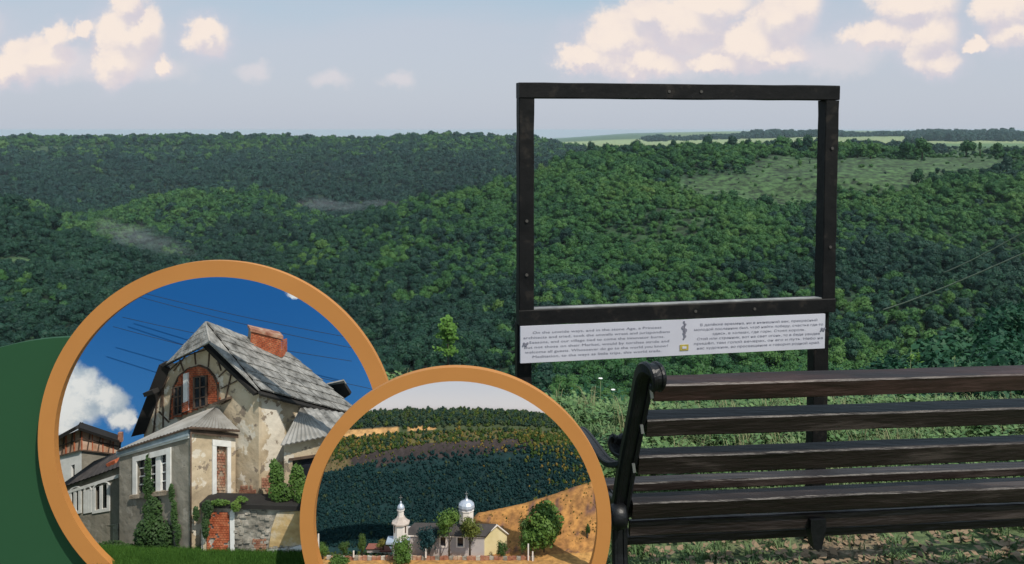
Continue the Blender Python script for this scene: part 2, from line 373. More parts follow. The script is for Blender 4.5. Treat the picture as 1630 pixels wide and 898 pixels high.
def trunk_data(h=.6, r=.07):
    mb = MB(); mb.tube([(0, 0, -.35), (.02, 0, h*.5), (0, .03, h)], [r*1.3, r, r*.7], 6)
    mb.tube([(0, 0, h*.45), (.25, .05, h*1.2)], [r*.6, r*.3], 5); mb.tube([(0, 0, h*.5), (-.2, .15, h*1.25)], [r*.6, r*.3], 5)
    return (mb.v, mb.f, 1)
def crown_obj(name, m, nlobe, nleaf, leaf, tall, seed, coll, core=.8, trunk=True):
    C, Nn, sz, ex = crown_data(nlobe, nleaf, leaf, tall, seed, core)
    if trunk: ex.append(trunk_data(.7*tall))
    me = quads_mesh(name, C, Nn, sz, [m, M['barktree']], 1.1, ex)
    o = bpy.data.objects.new(name, me); coll.objects.link(o); return o
def scatter(name, pts, rotz, scl, idx, coll, **kw):
    """points that carry copies of the members of a collection, one object in all"""
    me = bpy.data.meshes.new(name); me.from_pydata([tuple(p) for p in pts], [], [])
    for nm, typ, dat in (('rz', 'FLOAT', rotz), ('sc', 'FLOAT_VECTOR', scl), ('ix', 'INT', idx)):
        at = me.attributes.new(nm, typ, 'POINT')
        at.data.foreach_set('vector' if typ == 'FLOAT_VECTOR' else 'value', np.asarray(dat, dtype=np.int32 if typ == 'INT' else np.float32).ravel())
    o = bpy.data.objects.new(name, me); COL.objects.link(o)
    ng = bpy.data.node_groups.new(name, 'GeometryNodeTree')
    ng.interface.new_socket('Geometry', in_out='INPUT', socket_type='NodeSocketGeometry'); ng.interface.new_socket('Geometry', in_out='OUTPUT', socket_type='NodeSocketGeometry')
    gi = ng.nodes.new('NodeGroupInput'); go = ng.nodes.new('NodeGroupOutput'); ip = ng.nodes.new('GeometryNodeInstanceOnPoints')
    ci = ng.nodes.new('GeometryNodeCollectionInfo'); ci.inputs['Collection'].default_value = coll; ci.inputs['Separate Children'].default_value = True; ci.inputs['Reset Children'].default_value = True
    def na(t, nm):
        n = ng.nodes.new('GeometryNodeInputNamedAttribute'); n.data_type = t; n.inputs['Name'].default_value = nm; return n.outputs['Attribute']
    cx = ng.nodes.new('ShaderNodeCombineXYZ'); ng.links.new(na('FLOAT', 'rz'), cx.inputs[2])
    ng.links.new(gi.outputs[0], ip.inputs['Points']); ng.links.new(ci.outputs[0], ip.inputs['Instance']); ip.inputs['Pick Instance'].default_value = True
    ng.links.new(na('INT', 'ix'), ip.inputs['Instance Index']); ng.links.new(cx.outputs[0], ip.inputs['Rotation']); ng.links.new(na('FLOAT_VECTOR', 'sc'), ip.inputs['Scale'])
    ng.links.new(ip.outputs[0], go.inputs[0])
    md = o.modifiers.new('scatter', 'NODES'); md.node_group = ng
    return tag(o, **kw)
def newcoll(name): return bpy.data.collections.new(name)

def at_Y(px, py, Y):    # point seen at a pixel whose forward distance is Y
    u, v = uvdir(px, py); return Vector((u*Y, Y, EYE+v*Y))
def ground_at(px, py, z=0):
    u, v = uvdir(px, py); Y = (z-EYE)/v; return Vector((u*Y, Y, z))
def PD(px, py, d):      # point at depth d along the view axis
    return CAM+(FW+RT*((px-CX)/F)-UP*((py-CY)/F))*d
def proj(p):
    q = Vector(p)-CAM; d = q.dot(FW); return CX+F*q.x/d, CY-F*q.dot(UP)/d, d

# ================================================================== TERRAIN
XS = [-1500, -700, 0, 60, 110, 200, 300, 420, 560, 700, 830, 905, 1000, 1150, 1300, 1480, 1630, 2300, 3200]
YS = [200, 290, 400, 520, 650, 780, 950, 1150, 1450, 1750, 2000, 2700, 4000, 7000, 16000]
T = {
 -1500: [600, 480, 400, 350, 335, 340, 330, 310, 280, 250, 226, 228, 222, 214, 209],
 -700:  [590, 470, 380, 320, 310, 330, 325, 310, 280, 250, 226, 228, 222, 214, 209],
 0:     [560, 455, 365, 306, 350, 372, 322, 300, 268, 240, 224, 232, 232, 228, 224],
 60:    [575, 470, 385, 326, 372, 388, 335, 315, 275, 243, 224, 232, 232, 228, 224],
 110:   [585, 485, 405, 352, 398, 392, 360, 328, 282, 246, 223, 232, 232, 228, 224],
 200:   [600, 490, 428, 400, 420, 392, 330, 352, 290, 248, 222, 232, 232, 228, 224],
 300:   [610, 520, 455, 425, 405, 368, 309, 345, 285, 247, 219, 232, 232, 228, 224],
 420:   [620, 545, 470, 425, 388, 352, 303, 340, 280, 246, 222, 232, 232, 228, 224],
 560:   [620, 535, 455, 393, 343, 372, 372, 345, 285, 248, 226, 232, 232, 228, 224],
 700:   [615, 525, 435, 365, 311, 345, 355, 335, 276, 240, 218, 232, 232, 228, 224],
 830:   [605, 510, 415, 338, 283, 315, 330, 318, 270, 238, 221, 232, 230, 226, 222],
 905:   [600, 500, 400, 312, 247, 275, 285, 285, 262, 246, 236, 233, 227, 221, 219],
 1000:  [600, 490, 380, 288, 240, 256, 264, 268, 262, 258, 252, 240, 224, 215, 212],
 1150:  [600, 480, 362, 275, 236, 246, 250, 252, 250, 246, 242, 234, 220, 211, 209],
 1300:  [605, 470, 345, 264, 234, 240, 242, 240, 240, 238, 236, 230, 216, 210, 208],
 1480:  [605, 465, 340, 262, 236, 240, 241, 238, 238, 236, 234, 228, 215, 210, 208],
 1630:  [605, 470, 350, 268, 238, 241, 242, 238, 238, 236, 234, 228, 215, 210, 208],
 2300:  [610, 490, 370, 280, 230, 240, 240, 240, 238, 236, 234, 228, 215, 210, 208],
 3200:  [610, 490, 370, 290, 240, 240, 240, 240, 238, 236, 234, 228, 215, 210, 208]}
NR0 = 3
fx = np.concatenate([np.arange(-1500, -100, 40), np.arange(-100, 1730, 8), np.arange(1730, 3201, 40)]).astype(float)
tab = np.array([T[x] for x in XS], float)            # cols x rows
rowsY = np.array([8, 45, 110]+YS, float)
PYg = np.zeros((len(rowsY), len(fx)))
for k in range(len(YS)):
    y = np.interp(fx, XS, tab[:, k])
    PYg[k+NR0] = y+(5.0*F/YS[k] if 0 < YS[k] < 2500 else 0)
for _ in range(3):
    PYg[:, 1:-1] = .25*PYg[:, :-2]+.5*PYg[:, 1:-1]+.25*PYg[:, 2:]
for k, z in enumerate((-4.4, -24.0, -50.0)):
    PYg[k] = CY+F*math.tan(math.atan((EYE-z)/rowsY[k])-PITCH)
# dense rows
lt = np.log(rowsY); fy = np.concatenate([np.linspace(lt[0], lt[3], 14)[:-1], np.linspace(lt[3], lt[13], 190), np.linspace(lt[13], lt[-1], 26)[1:]])
NRr, NC = len(fy), len(fx); G = np.zeros((NRr, NC, 3)); GP = np.zeros((NRr, NC, 2))
def cosint(x, xp, yp):     # monotone smooth interpolation
    i = np.clip(np.searchsorted(xp, x)-1, 0, len(xp)-2); h = np.diff(xp); d = np.diff(yp)/h
    m = np.zeros(len(xp)); m[1:-1] = np.where(d[:-1]*d[1:] > 0, 2*d[:-1]*d[1:]/(d[:-1]+d[1:]+1e-12), 0); m[0] = d[0]; m[-1] = d[-1]
    t = (x-xp[i])/h[i]; t2 = t*t; t3 = t2*t
    return (2*t3-3*t2+1)*yp[i]+(t3-2*t2+t)*h[i]*m[i]+(-2*t3+3*t2)*yp[i+1]+(t3-t2)*h[i]*m[i+1]
for j in range(NC):
    py = cosint(fy, lt, PYg[:, j]); Y = np.exp(fy); b = (py-CY)/F
    yc = CP-b*SP; zc = -SP-b*CP; a = (fx[j]-CX)/F
    G[:, j, 0] = a/yc*Y; G[:, j, 1] = Y; G[:, j, 2] = EYE+zc/yc*Y; GP[:, j, 0] = fx[j]; GP[:, j, 1] = py
for i in range(NRr):
    for j in range(NC):
        x, y, z = G[i, j]
        if y > 60:
            am = min(y*.006, 5)*(0.3 if y > 2100 else 1)
            wv = max(0, min(1, (y-170)/80))*max(0, min(1, (600-y)/130))+.8*max(0, min(1, (y-1000)/150))*max(0, min(1, (1850-y)/250))
            rg = 1-abs(mn.fractal(Vector(((x+.8*y)/230, (y*.6-x*.25)/190, 7.7)), 1, 2, 3))*2.2
            G[i, j, 2] += .020*min(y, 1400)*wv*(rg-.55)
            G[i, j, 2] += am*(mn.fractal(Vector((x/70, y/70, 1.3)), 1, 2, 4)+.6*mn.noise(Vector((x/220, y/220, 5))))
def vnoise(x, y, s, o=0.): return mn.fractal(Vector((x/s, y/s, o)), .9, 2.1, 4)
def meadow_amount(px, py, x, y):
    """how open the ground is: 1 grassland, 0 closed wood (open slope patches near the hilltop)"""
    a = 0.0
    for (cx, cy, rx, ry, s) in ((1180, 290, 110, 20, 1), (1270, 270, 90, 22, 1), (1400, 268, 120, 20, 1), (1520, 258, 100, 16, .9), (1600, 240, 110, 9, 1.), (1450, 236, 140, 6, .8), (1080, 356, 60, 26, .35), (1010, 375, 50, 16, .35), (28, 382, 38, 9, 1), (200, 236, 190, 3.5, .7), (60, 243, 60, 4, .8)):
        dx = (px-cx)/rx; dy = (py-cy)/ry; d = dx*dx+dy*dy
        a = max(a, s*max(0, 1.25-d))
    return min(1, max(0, a+.25*vnoise(x, y, 60, 3.)*(a > 0.05)))
vsl = G.reshape(-1, 3); fcs = [(i*NC+j, i*NC+j+1, (i+1)*NC+j+1, (i+1)*NC+j) for i in range(NRr-1) for j in range(NC-1)]
me = bpy.data.meshes.new('hills'); me.from_pydata(vsl.tolist(), [], fcs); me.polygons.foreach_set('use_smooth', [True]*len(fcs))
ca = me.color_attributes.new('cover', 'FLOAT_COLOR', 'POINT')
MEAD = np.zeros((NRr, NC)); cols = np.zeros((NRr, NC, 4)); cols[..., 3] = 1
for i in range(NRr):
    for j in range(NC):
        x, y, z = G[i, j]; px, py = GP[i, j]
        if y > 2250 and px > 840:
            fld_n = vnoise(x, y, 900, 9.)
            u = (y-2250)/1750
            if y < 2600: c = (.085, .16, .05)
            elif y < 3300: c = (.22, .27, .11)
            elif y < 4500: c = (.19, .25, .10) if px > 1300 else (.24, .30, .13)
            else: c = (.06, .11, .05) if (px < 1060) else (.13, .18, .07)
            MEAD[i, j] = 1
        else:
            MEAD[i, j] = mm = meadow_amount(px, py, x, y)
            g = .5+.5*vnoise(x, y, 25, 1.)
            c0 = np.array((.010, .034, .012)); c1 = np.array((.040, .080, .026))*(.65+.7*g)
            c = c0*(1-min(1, mm*1.3))+c1*min(1, mm*1.3)
        cols[i, j, :3] = c
ca.data.foreach_set('color', cols.ravel())
def attrmat(name, rough=.95, bump=.4, bs=.4, lo=.3, hi=.7, mul=1.9, add=0.0):
    m = bpy.data.materials.new(name); m.use_nodes = True; nt = m.node_tree; b = nt.nodes['Principled BSDF']; b.inputs['Roughness'].default_value = rough
    at = N(nt, 'ShaderNodeAttribute', attribute_name='cover'); g = N(nt, 'ShaderNodeNewGeometry')
    nz = N(nt, 'ShaderNodeTexNoise', i_Scale=bs, i_Detail=8.0, i_Roughness=.65); nt.links.new(g.outputs['Position'], nz.inputs[0])
    v = MATH(nt, 'ADD', MATH(nt, 'MULTIPLY', SM(nt, nz.outputs[0], lo, hi), mul), add); cbn = VM(nt, 'SCALE', at.outputs['Color']); cbn.node.inputs['Scale'].default_value = 1; nt.links.new(v, cbn.node.inputs['Scale'])
    nt.links.new(cbn, b.inputs[0]); return m
me.materials.append(attrmat('hill_ground', bs=.25))
hills = bpy.data.objects.new('hills', me); COL.objects.link(hills); tag(hills, kind='structure')

# forest variants
cf = newcoll('forest_trees'); VAR = []
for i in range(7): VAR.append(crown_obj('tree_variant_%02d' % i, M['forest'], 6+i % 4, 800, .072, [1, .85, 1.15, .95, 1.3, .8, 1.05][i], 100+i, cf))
for i in range(5): VAR.append(crown_obj('tree_variant_%02d' % (7+i), M['forestshade'], 6+i % 4, 800, .072, [1.1, .8, 1.3, .95, 1.5][i], 150+i, cf))
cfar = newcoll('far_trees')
for i in range(8): crown_obj('far_variant_%02d' % i, M[('farshade' if i < 3 else 'forestfar') if i < 5 else 'forest'], 6+i % 3, 260, .15, [1, .85, 1.2, .95, 1.35][i % 5], 200+i, cfar)
def cell_area(i, j):
    a = G[i, j]; b = G[i, j+1]; d = G[i+1, j]; return abs(np.linalg.norm(np.cross(b-a, d-a)))
near = []; far = []
treeline = lambda px: 1035 < px
for i in range(NRr-1):
    Y = G[i, 0, 1]
    if Y < 38 or Y > 2250: continue
    rad = max(1.5, 2.1+1.1*(Y-200)/450) if Y < 650 else 3.9+3.0*min(1, (Y-650)/1000)
    den = .95/(math.pi*rad*rad*.62)
    for j in range(NC-1):
        px, py = GP[i, j]
        if px < -260 or px > 1900: continue
        if Y > 2100 and px > 880: continue
        ar = cell_area(i, j); n = ar*den*max(.13, 1-MEAD[i, j]*1.05)**1.3*(1 if MEAD[i, j] < .02 else .25+1.5*max(0, .5+vnoise(G[i, j, 0], G[i, j, 1], 22, 6.)))
        k = int(n)+(random.random() < n-int(n))
        for _ in range(k):
            u, v = random.random(), random.random()
            p = G[i, j]*(1-u)*(1-v)+G[i, j+1]*u*(1-v)+G[i+1, j+1]*u*v+G[i+1, j]*(1-u)*v
            s = rad*random.choice((.6, .8, 1., 1.15, 1.45))*random.uniform(.85, 1.15)*(1+.25*vnoise(p[0], p[1], 90, 2.))
            s *= 1-(.5+.2*random.random())*min(1, MEAD[i, j]*1.5)
            shade_p = np.interp(px, [-200, 420, 620, 860, 1700], [.97, .92, .60, .12, .10])+(.40 if px < 900 else .18)*(1 if Y < 270 else max(0, 1-(Y-270)/120))+.9*vnoise(p[0], p[1], 130, 11.)  # chance of a shade-coloured tree: paints the valley shade, left and low
            if 430 < px < 900 and Y > 480: shade_p -= .25
            (near if Y < 800 else far).append((p[0], p[1], p[2]-.3*s, s, (7+random.randrange(5) if random.random() < shade_p else random.randrange(7)) if Y < 800 else (5+random.randrange(3) if random.random() < np.interp(Y, [800, 1000, 1080, 1650, 1800, 2250], [.75, .62, .0, .02, .5, .45])*(1+1.2*vnoise(p[0], p[1], 200, 4.)) else (random.randrange(3) if random.random() < np.interp(Y, [1000, 1150, 1500, 1800], [.3, .97, .8, .2])+.5*vnoise(p[0], p[1], 260, 8.) else random.choice((3, 4))))))  # far rows: lit crests and shaded slope feet painted by tree colour
# distant wood on the plateau
for px, y0, y1, n in [(0, 0, 0, 0)]: pass
plate = []
for _ in range(5200):
    px = random.uniform(1036, 2300); Y = random.uniform(3650, 4300) if px < 1510 else random.uniform(2900, 4300)
    i = int(np.searchsorted(fy, math.log(Y)))-1; j = int(np.searchsorted(fx, px))-1
    p = G[i, j]; s = random.uniform(10.5, 16)*(1+.3*math.sin(px*.021)+.15*math.sin(px*.067))*min(1, (px-1030)/25)
    plate.append((p[0]+random.uniform(-20, 20), Y, p[2]-2, s, 0))
near = np.array(near); far = np.array(far+plate)
# nearest visible trees become objects of their own
inview = []
ring1 = (346, 701, 286); ring2 = (725, 833, 248)
for q, p in enumerate(near):
    x, y, d = proj((p[0], p[1], p[2]+p[3]))
    if 5 < x < 1625 and 225 < y < 588 and (x-346)**2+(y-701)**2 > 300**2 and (x-725)**2+(y-833)**2 > 260**2 and not (845 > x > 815) and not (820 < x < 1325 and y > 480) and not (y > 535 and x < 120):
        inview.append((p[3]/d, q))
inview.sort(reverse=True); pick = sorted(q for _, q in inview[:290]); rest = np.ones(len(near), bool); rest[pick] = False
for q in pick:
    p = near[q]; src = VAR[int(p[4])]
    o = bpy.data.objects.new('tree', src.data); COL.objects.link(o); o.location = p[:3]; o.rotation_euler = (0, 0, random.uniform(0, 6.28)); o.scale = (p[3], p[3], p[3]*random.uniform(.85, 1.2))
    tag(o, 'round green broadleaf tree in the closed wood on the lower valley slope', 'tree', 'broadleaf trees on the lower valley slope')
nr = near[rest]
def sc3(s): s = np.asarray(s); return np.stack([s*rng.uniform(.8, 1.25, len(s)), s*rng.uniform(.8, 1.25, len(s)), s*rng.uniform(.7, 1.3, len(s))], 1)
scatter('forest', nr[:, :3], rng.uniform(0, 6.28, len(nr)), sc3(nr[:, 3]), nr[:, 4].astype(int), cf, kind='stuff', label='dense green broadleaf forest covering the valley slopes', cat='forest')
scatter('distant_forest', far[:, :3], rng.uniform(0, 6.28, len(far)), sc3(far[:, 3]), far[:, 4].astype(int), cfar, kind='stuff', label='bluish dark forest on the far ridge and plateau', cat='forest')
print('trees', len(near), len(far))

# lone trees that stand out
def lone(px, pyb, Y, h_px, w, tall, m, label, name='tree', seed=1, group=None, leaf=.085, nleaf=900, cat='tree'):
    b = at_Y(px, pyb, Y); hw = h_px/F*Y; r = hw/(1.75*tall)
    root = empty(name, b, label, cat, group)
    C, Nn, sz, ex = crown_data(8, nleaf, leaf, tall, seed, .78)
    me = quads_mesh('crown', C*r*np.array([w, w, 1]), Nn, sz*r, [m], 1.1, [((np.array(e[0])*r*np.array([w, w, 1])).tolist(), e[1], 0) for e in ex])
    o = bpy.data.objects.new('crown', me); COL.objects.link(o); o.parent = root
    t = MB(); t.tube([b+Vector((0, 0, -.3*r)), b+Vector((0, 0, .9*r*tall))], [.10*r, .05*r], 6)
    t.tube([b+Vector((0, 0, .4*r*tall)), b+Vector((.3*r*w, 0, .95*r*tall))], [.05*r, .02*r], 5)
    t.build('trunk', M['barktree'], root); return root
for a in ((1560, 246, 620, 22, .35, 1.6, 'dark narrow columnar tree alone on the right hilltop'),
          (1538, 246, 640, 24, 1.0, .9, 'round dark tree just left of the columnar tree on the hilltop'),
          (1590, 246, 640, 20, .8, 1.0, 'small open tree right of the columnar tree on the hilltop'),
          (1250, 240, 640, 22, 1.2, .8, 'broad round tree on the crest just inside the frame corner'),
          (1468, 250, 600, 32, .9, 1.1, 'tall dark pointed tree on the crest right of the frame'),
          (1442, 252, 600, 26, 1.0, 1.0, 'dark round tree beside the tall pointed crest tree'),
          (1386, 252, 590, 32, .8, 1.2, 'upright dark tree on the crest near the right frame post'),
          (1365, 252, 600, 24, 1.0, 1.0, 'low dark tree on the crest against the right frame post'),
          (992, 286, 560, 30, 1.1, .9, 'very dark round tree on the upper slope inside the frame'),
          (1010, 272, 590, 20, 1.2, .8, 'dark bushy tree above the darkest tree inside the frame'),
          (1462, 292, 500, 28, .8, 1.1, 'dark upright shrub tree in the open meadow on the right slope')):
    lone(*a[:6], M['forest'], a[6], seed=int(a[0]))

# right-hand saplings and near shrubs
shr = []
def shrub(px, pyt, Y, zb, wid, label, m, seed, group=None, leaf=.05, nleaf=2600, lobes=11, hc=3.2):
    top = at_Y(px, pyt, Y); h = top.z-zb; hc = min(h, hc); r = hc/1.8; b = Vector((top.x, Y, zb)); up0 = Vector((0, 0, h-hc))
    root = empty('shrub', b, label, 'shrub', group)
    C, Nn, sz, ex = crown_data(lobes, nleaf, leaf, 1.0, seed, .62)
    s = np.array([wid/r, wid/r, 1.0])*r
    me = quads_mesh('foliage', C*s, Nn, sz*max(.6, wid), [m], 1.5, [((np.array(e[0])*s).tolist(), e[1], 0) for e in ex])
    o = bpy.data.objects.new('foliage', me); COL.objects.link(o); o.parent = root; o.location = up0
    t = MB()
    for k in range(3):
        a = k*2.1+seed; t.tube([b+Vector((0, 0, -.3)), b+Vector((.2*wid*math.cos(a), .2*wid*math.sin(a), h*.4)), b+Vector((.4*wid*math.cos(a), .4*wid*math.sin(a), h*.8))], [.05, .035, .015], 5)
    t.build('stem', M['barktree'], root)
rs = random.Random(3)
for k in range(64):
    px = rs.uniform(1345, 1760); t = rs.random()
    Y = 16+26*t; u, v = uvdir(px, 449); zb = np.interp(Y, [8, 45], [-4.4, -24])
    line = np.interp(px, [1340, 1450, 1540, 1630, 1760], [572, 548, 508, 468, 440])
    shrub(px, line+ (1-t)*75+rs.uniform(-14, 22), Y, zb, rs.uniform(.8, 1.25)*Y/22, 'feathery blue-green sapling in the thicket at the lower right', M['shrub'], 300+k, 'saplings in the thicket at the lower right', leaf=.06, nleaf=1500, lobes=9)
for k, (px, py) in enumerate([(640, 600), (700, 606), (762, 598), (850, 600), (905, 606), (950, 604), (1000, 598), (1075, 606), (1130, 602), (1195, 606), (1250, 600), (1330, 590), (1390, 598)]):
    Y = 10+1.5*(k % 3)
    shrub(px, py, Y, np.interp(Y, [8, 45], [-4.4, -24]), .6+.15*(k % 3), 'low green shrub on the brink behind the bench and frame', M['shrub'], 400+k, 'low shrubs on the brink', leaf=.035, nleaf=2600)

# bright young tree below the viewpoint
b = at_Y(712, 650, 22); tp = at_Y(712, 512, 22)
root = empty('young_tree', b, 'single bright yellow-green young tree against the dark wood', 'tree')
mb = MB(); mb.tube([b, b.lerp(tp, .5)+Vector((.03, 0, 0)), tp], [.03, .02, .006], 6)
C = []; Nn = []
for k in range(26):
    t = rs.uniform(.30, 1); a = rs.uniform(0, 6.28); L = .34*(1.25-t)+.06
    s0 = b.lerp(tp, .42+.58*t); e = s0+Vector((math.cos(a)*L, math.sin(a)*L, .12))
    mb.tube([s0, e], [.008, .003], 4)
    for q in range(30):
        w = rs.random()**.6; p = s0.lerp(e, w)+Vector((rs.gauss(0, .05), rs.gauss(0, .05), rs.gauss(0, .035))); C.append(tuple(p-b)); Nn.append((rs.gauss(0, .6), rs.gauss(-.6, .6), 1))
mb.build('trunk', M['barktree'], root); Nn = np.array(Nn); Nn /= np.linalg.norm(Nn, axis=1)[:, None]
o = bpy.data.objects.new('foliage', quads_mesh('foliage', np.array(C), Nn, .042, [M['bright']], 1.5)); COL.objects.link(o); o.parent = root

# two slack cables over the wood at the right
for k, (p0, p1) in enumerate((((1372, 503, 330), (1700, 372, 120)), ((1478, 443, 380), (1700, 330, 140)))):
    A = at_Y(*p0); B = at_Y(*p1)
    mb = MB(); mb.tube([A.lerp(B, t)-Vector((0, 0, 1.2*math.sin(math.pi*t))) for t in [i/16 for i in range(17)]], [.26-.15*i/16 for i in range(17)], 5)
    mb.build('cable', mat('weathered_cable%d' % k, [(.30, .32, .22)], 5, .8), label=['lower pale cable strung over the wood at the right', 'upper faint cable strung over the wood at the right'][k], cat='cable')

# valley mist
def mist(px, py, Y, wx, wy, seed, label, dens):
    c = at_Y(px, py, Y); v, f = ico(3); g = np.random.default_rng(seed)
    out = []
    for q in v:
        n = 1+.45*mn.fractal(Vector(q)*1.6+Vector((seed, 0, 0)), 1, 2, 3)
        out.append((c.x+q[0]*wx*n, c.y+q[1]*wx*.5*n, c.z+q[2]*wy*n))
    m = bpy.data.materials.new('mist_air'); m.use_nodes = True; nt = m.node_tree; nt.nodes.clear()
    oo = N(nt, 'ShaderNodeOutputMaterial'); vp = N(nt, 'ShaderNodeVolumePrincipled'); vp.inputs['Color'].default_value = (.93, .95, 1, 1); vp.inputs['Density'].default_value = dens
    nt.links.new(vp.outputs[0], oo.inputs['Volume'])
    mb = MB(); mb.add(out, f, True); mb.build('mist', m, label=label, cat='mist', kind='stuff')
for k, (x, y, Y, wx, wy, d) in enumerate(((168, 356, 690, 9, 5, .004), (186, 366, 670, 13, 6, .004), (206, 376, 650, 16, 5, .004), (232, 384, 630, 17, 4.5, .0035), (262, 392, 610, 15, 4, .003), (286, 402, 590, 11, 3, .003), (222, 368, 680, 12, 6, .0025), (502, 322, 930, 20, 5, .0026), (528, 327, 920, 26, 5, .0026), (560, 332, 900, 20, 4, .002), (604, 324, 930, 24, 4, .0026))):
    mist(x, y, Y, wx*1.25, wy*1.2, k+1, ['topmost wisp of valley mist at the left', 'second wisp of valley mist from the top at the left', 'bright middle wisp of the valley mist at the left', 'broad low wisp of the valley mist at the left', 'trailing wisp of mist right of the broad one', 'last thin wisp of mist above the left round display', 'faint high veil of mist over the left valley', 'left wisp of mist over the side valley', 'middle wisp of mist over the side valley', 'low wisp of mist over the side valley', 'right wisp of mist at the side valley mouth'][k], d*1.3)

# ================================================================== VIEWPOINT GROUND
def zg(x, y):
    dy = y-4.2+.25*math.sin(x*.9)+.1*math.sin(x*2.3)
    z = 0 if dy < 0 else (-.2*dy*dy if dy < 2 else -.8-.8*(dy-2))
    return z+.012*mn.noise(Vector((x*1.7, y*1.7, 0)))*(1 if y < 9 else 0)
xs = np.concatenate([np.linspace(-300, -8, 24), np.linspace(-7.8, 7.8, 120), np.linspace(8, 300, 24)]); ys = np.concatenate([np.linspace(-300, -1, 24), np.linspace(-.8, 10, 100)])
mb = MB(); mb.add([(x, y, zg(x, y)) for y in ys for x in xs], [(i*len(xs)+j, i*len(xs)+j+1, (i+1)*len(xs)+j+1, (i+1)*len(xs)+j) for i in range(len(ys)-1) for j in range(len(xs)-1)], True)
gm = bpy.data.materials.new('meadow_ground'); gm.use_nodes = True; nt = gm.node_tree; b_ = nt.nodes['Principled BSDF']; b_.inputs['Roughness'].default_value = .95
g_ = N(nt, 'ShaderNodeNewGeometry'); n1 = N(nt, 'ShaderNodeTexNoise', i_Scale=1.3, i_Detail=6.0); n2 = N(nt, 'ShaderNodeTexNoise', i_Scale=35.0, i_Detail=5.0)
nt.links.new(g_.outputs['Position'], n1.inputs[0]); nt.links.new(g_.outputs['Position'], n2.inputs[0])
gc = MIX(nt, SM(nt, n2.outputs[0], .35, .65), (.05, .08, .03), (.11, .15, .06)); sc_ = MIX(nt, SM(nt, n2.outputs[0], .35, .65), (.11, .08, .05), (.25, .19, .13))
nt.links.new(MIX(nt, SM(nt, n1.outputs[0], .50, .62), gc, sc_), b_.inputs[0])
bp_ = N(nt, 'ShaderNodeBump'); bp_.inputs['Strength'].default_value = .6; bp_.inputs['Distance'].default_value = .02; nt.links.new(n2.outputs[0], bp_.inputs['Height']); nt.links.new(bp_.outputs[0], b_.inputs['Normal'])
mb.build('ground', gm, kind='structure')
bs = MB(); bs.add([(-8500, -8500, -140), (8500, -8500, -140), (8500, 8500, -140), (-8500, 8500, -140)], [(0, 1, 2, 3)]); bs.build('terrain', mat('low_ground', [(.02, .045, .02), (.04, .07, .03)], .01, .95), kind='structure')

def tuft(name, nb, hgt, lean, wd, seed, coll, m, seedhead=False):
    g = random.Random(seed); mb = MB()
    for k in range(nb):
        a = g.uniform(0, 6.28); r = g.uniform(0, .05); h = hgt*g.uniform(.5, 1.2); l = lean*g.uniform(.2, 1.4); w = wd*g.uniform(.7, 1.3)
        x, y = r*math.cos(a), r*math.sin(a); b2 = g.uniform(0, 6.28); dx, dy = math.cos(b2), math.sin(b2); px_, py_ = -dy*w, dx*w
        pts = [(0, 0, 0), (l*.25, 0, h*.5), (l*.65, 0, h*.85), (l, 0, h*(1-.25*l/hgt))]
        P = [Vector((x+dx*q[0], y+dy*q[0], q[2])) for q in pts]; o = Vector((px_, py_, 0))
        mb.add([P[0]-o, P[0]+o, P[1]+o*.9, P[1]-o*.9, P[2]+o*.6, P[2]-o*.6, P[3]], [(0, 1, 2, 3), (3, 2, 4, 5), (5, 4, 6)])
    me = bpy.data.meshes.new(name); me.from_pydata([tuple(v) for v in mb.v], [], mb.f); me.materials.append(m)
    o = bpy.data.objects.new(name, me); coll.objects.link(o)
cg = newcoll('grass_tufts')
for i in range(4): tuft('tuft_%02d' % i, 34, .05, .035, .0022, i, cg, M['grass'])
for i in range(4, 7): tuft('tuft_%02d' % i, 34, .11, .085, .0042, i, cg, M['grass'])
tuft('tuft_07', 12, .20, .08, .0022, 8, cg, M['seed'])
g_w = np.random.default_rng(5); n = 60; a = g_w.uniform(0, 6.28, n); r = g_w.uniform(.01, .09, n); cw_ = np.stack([r*np.cos(a), r*np.sin(a), g_w.uniform(.01, .12, n)], 1); nw = g_w.normal(size=(n, 3))*.45+np.array([0, 0, 1]); nw /= np.linalg.norm(nw, axis=1)[:, None]
cg.objects.link(bpy.data.objects.new('tuft_08', quads_mesh('tuft_08', cw_, nw, .012, [M['weedleaf']], 1.4)))
pts = []; sc = []; ix = []
GP0 = ground_at(1297, 866)
for _ in range(26000):
    y = random.uniform(1.2, 6.4); x = random.uniform(-.75*y-.6, .75*y+.6)
    if abs(x-GP0.x) < .13 and GP0.y-.45 < y < GP0.y+.03: continue
    p1 = mn.noise(Vector((x*1.1, y*1.1, 4)))
    bare = 1.1*math.exp(-((x-1.35)**2/.8+(y-2.95)**2/.16))+.75*math.exp(-((x-2.3)**2/.8+(y-2.8)**2/.10))
    if y < 3.6:
        if random.random() < min(.93, bare+max(0, p1)*.9): continue
        k = random.randrange(4); s = random.uniform(.6, 1.3)
    else:
        k = random.choice([0, 1, 2, 4, 5, 6, 4, 5]) if y < 4.2 else random.choice([4, 5, 6]); s = random.uniform(.5, 1.1)
        if random.random() < .10: k = 7
        if random.random() < .30+.5*mn.noise(Vector((x*1.3, y*2, 9))): k = 8
    pts.append((x, y, zg(x, y)-.003)); sc.append((s, s, s*random.uniform(.7, 1.2))); ix.append(k)
scatter('grass', pts, rng.uniform(0, 6.28, len(pts)), sc, ix, cg, kind='stuff', label='short green grass and taller meadow grass around the bench', cat='grass')
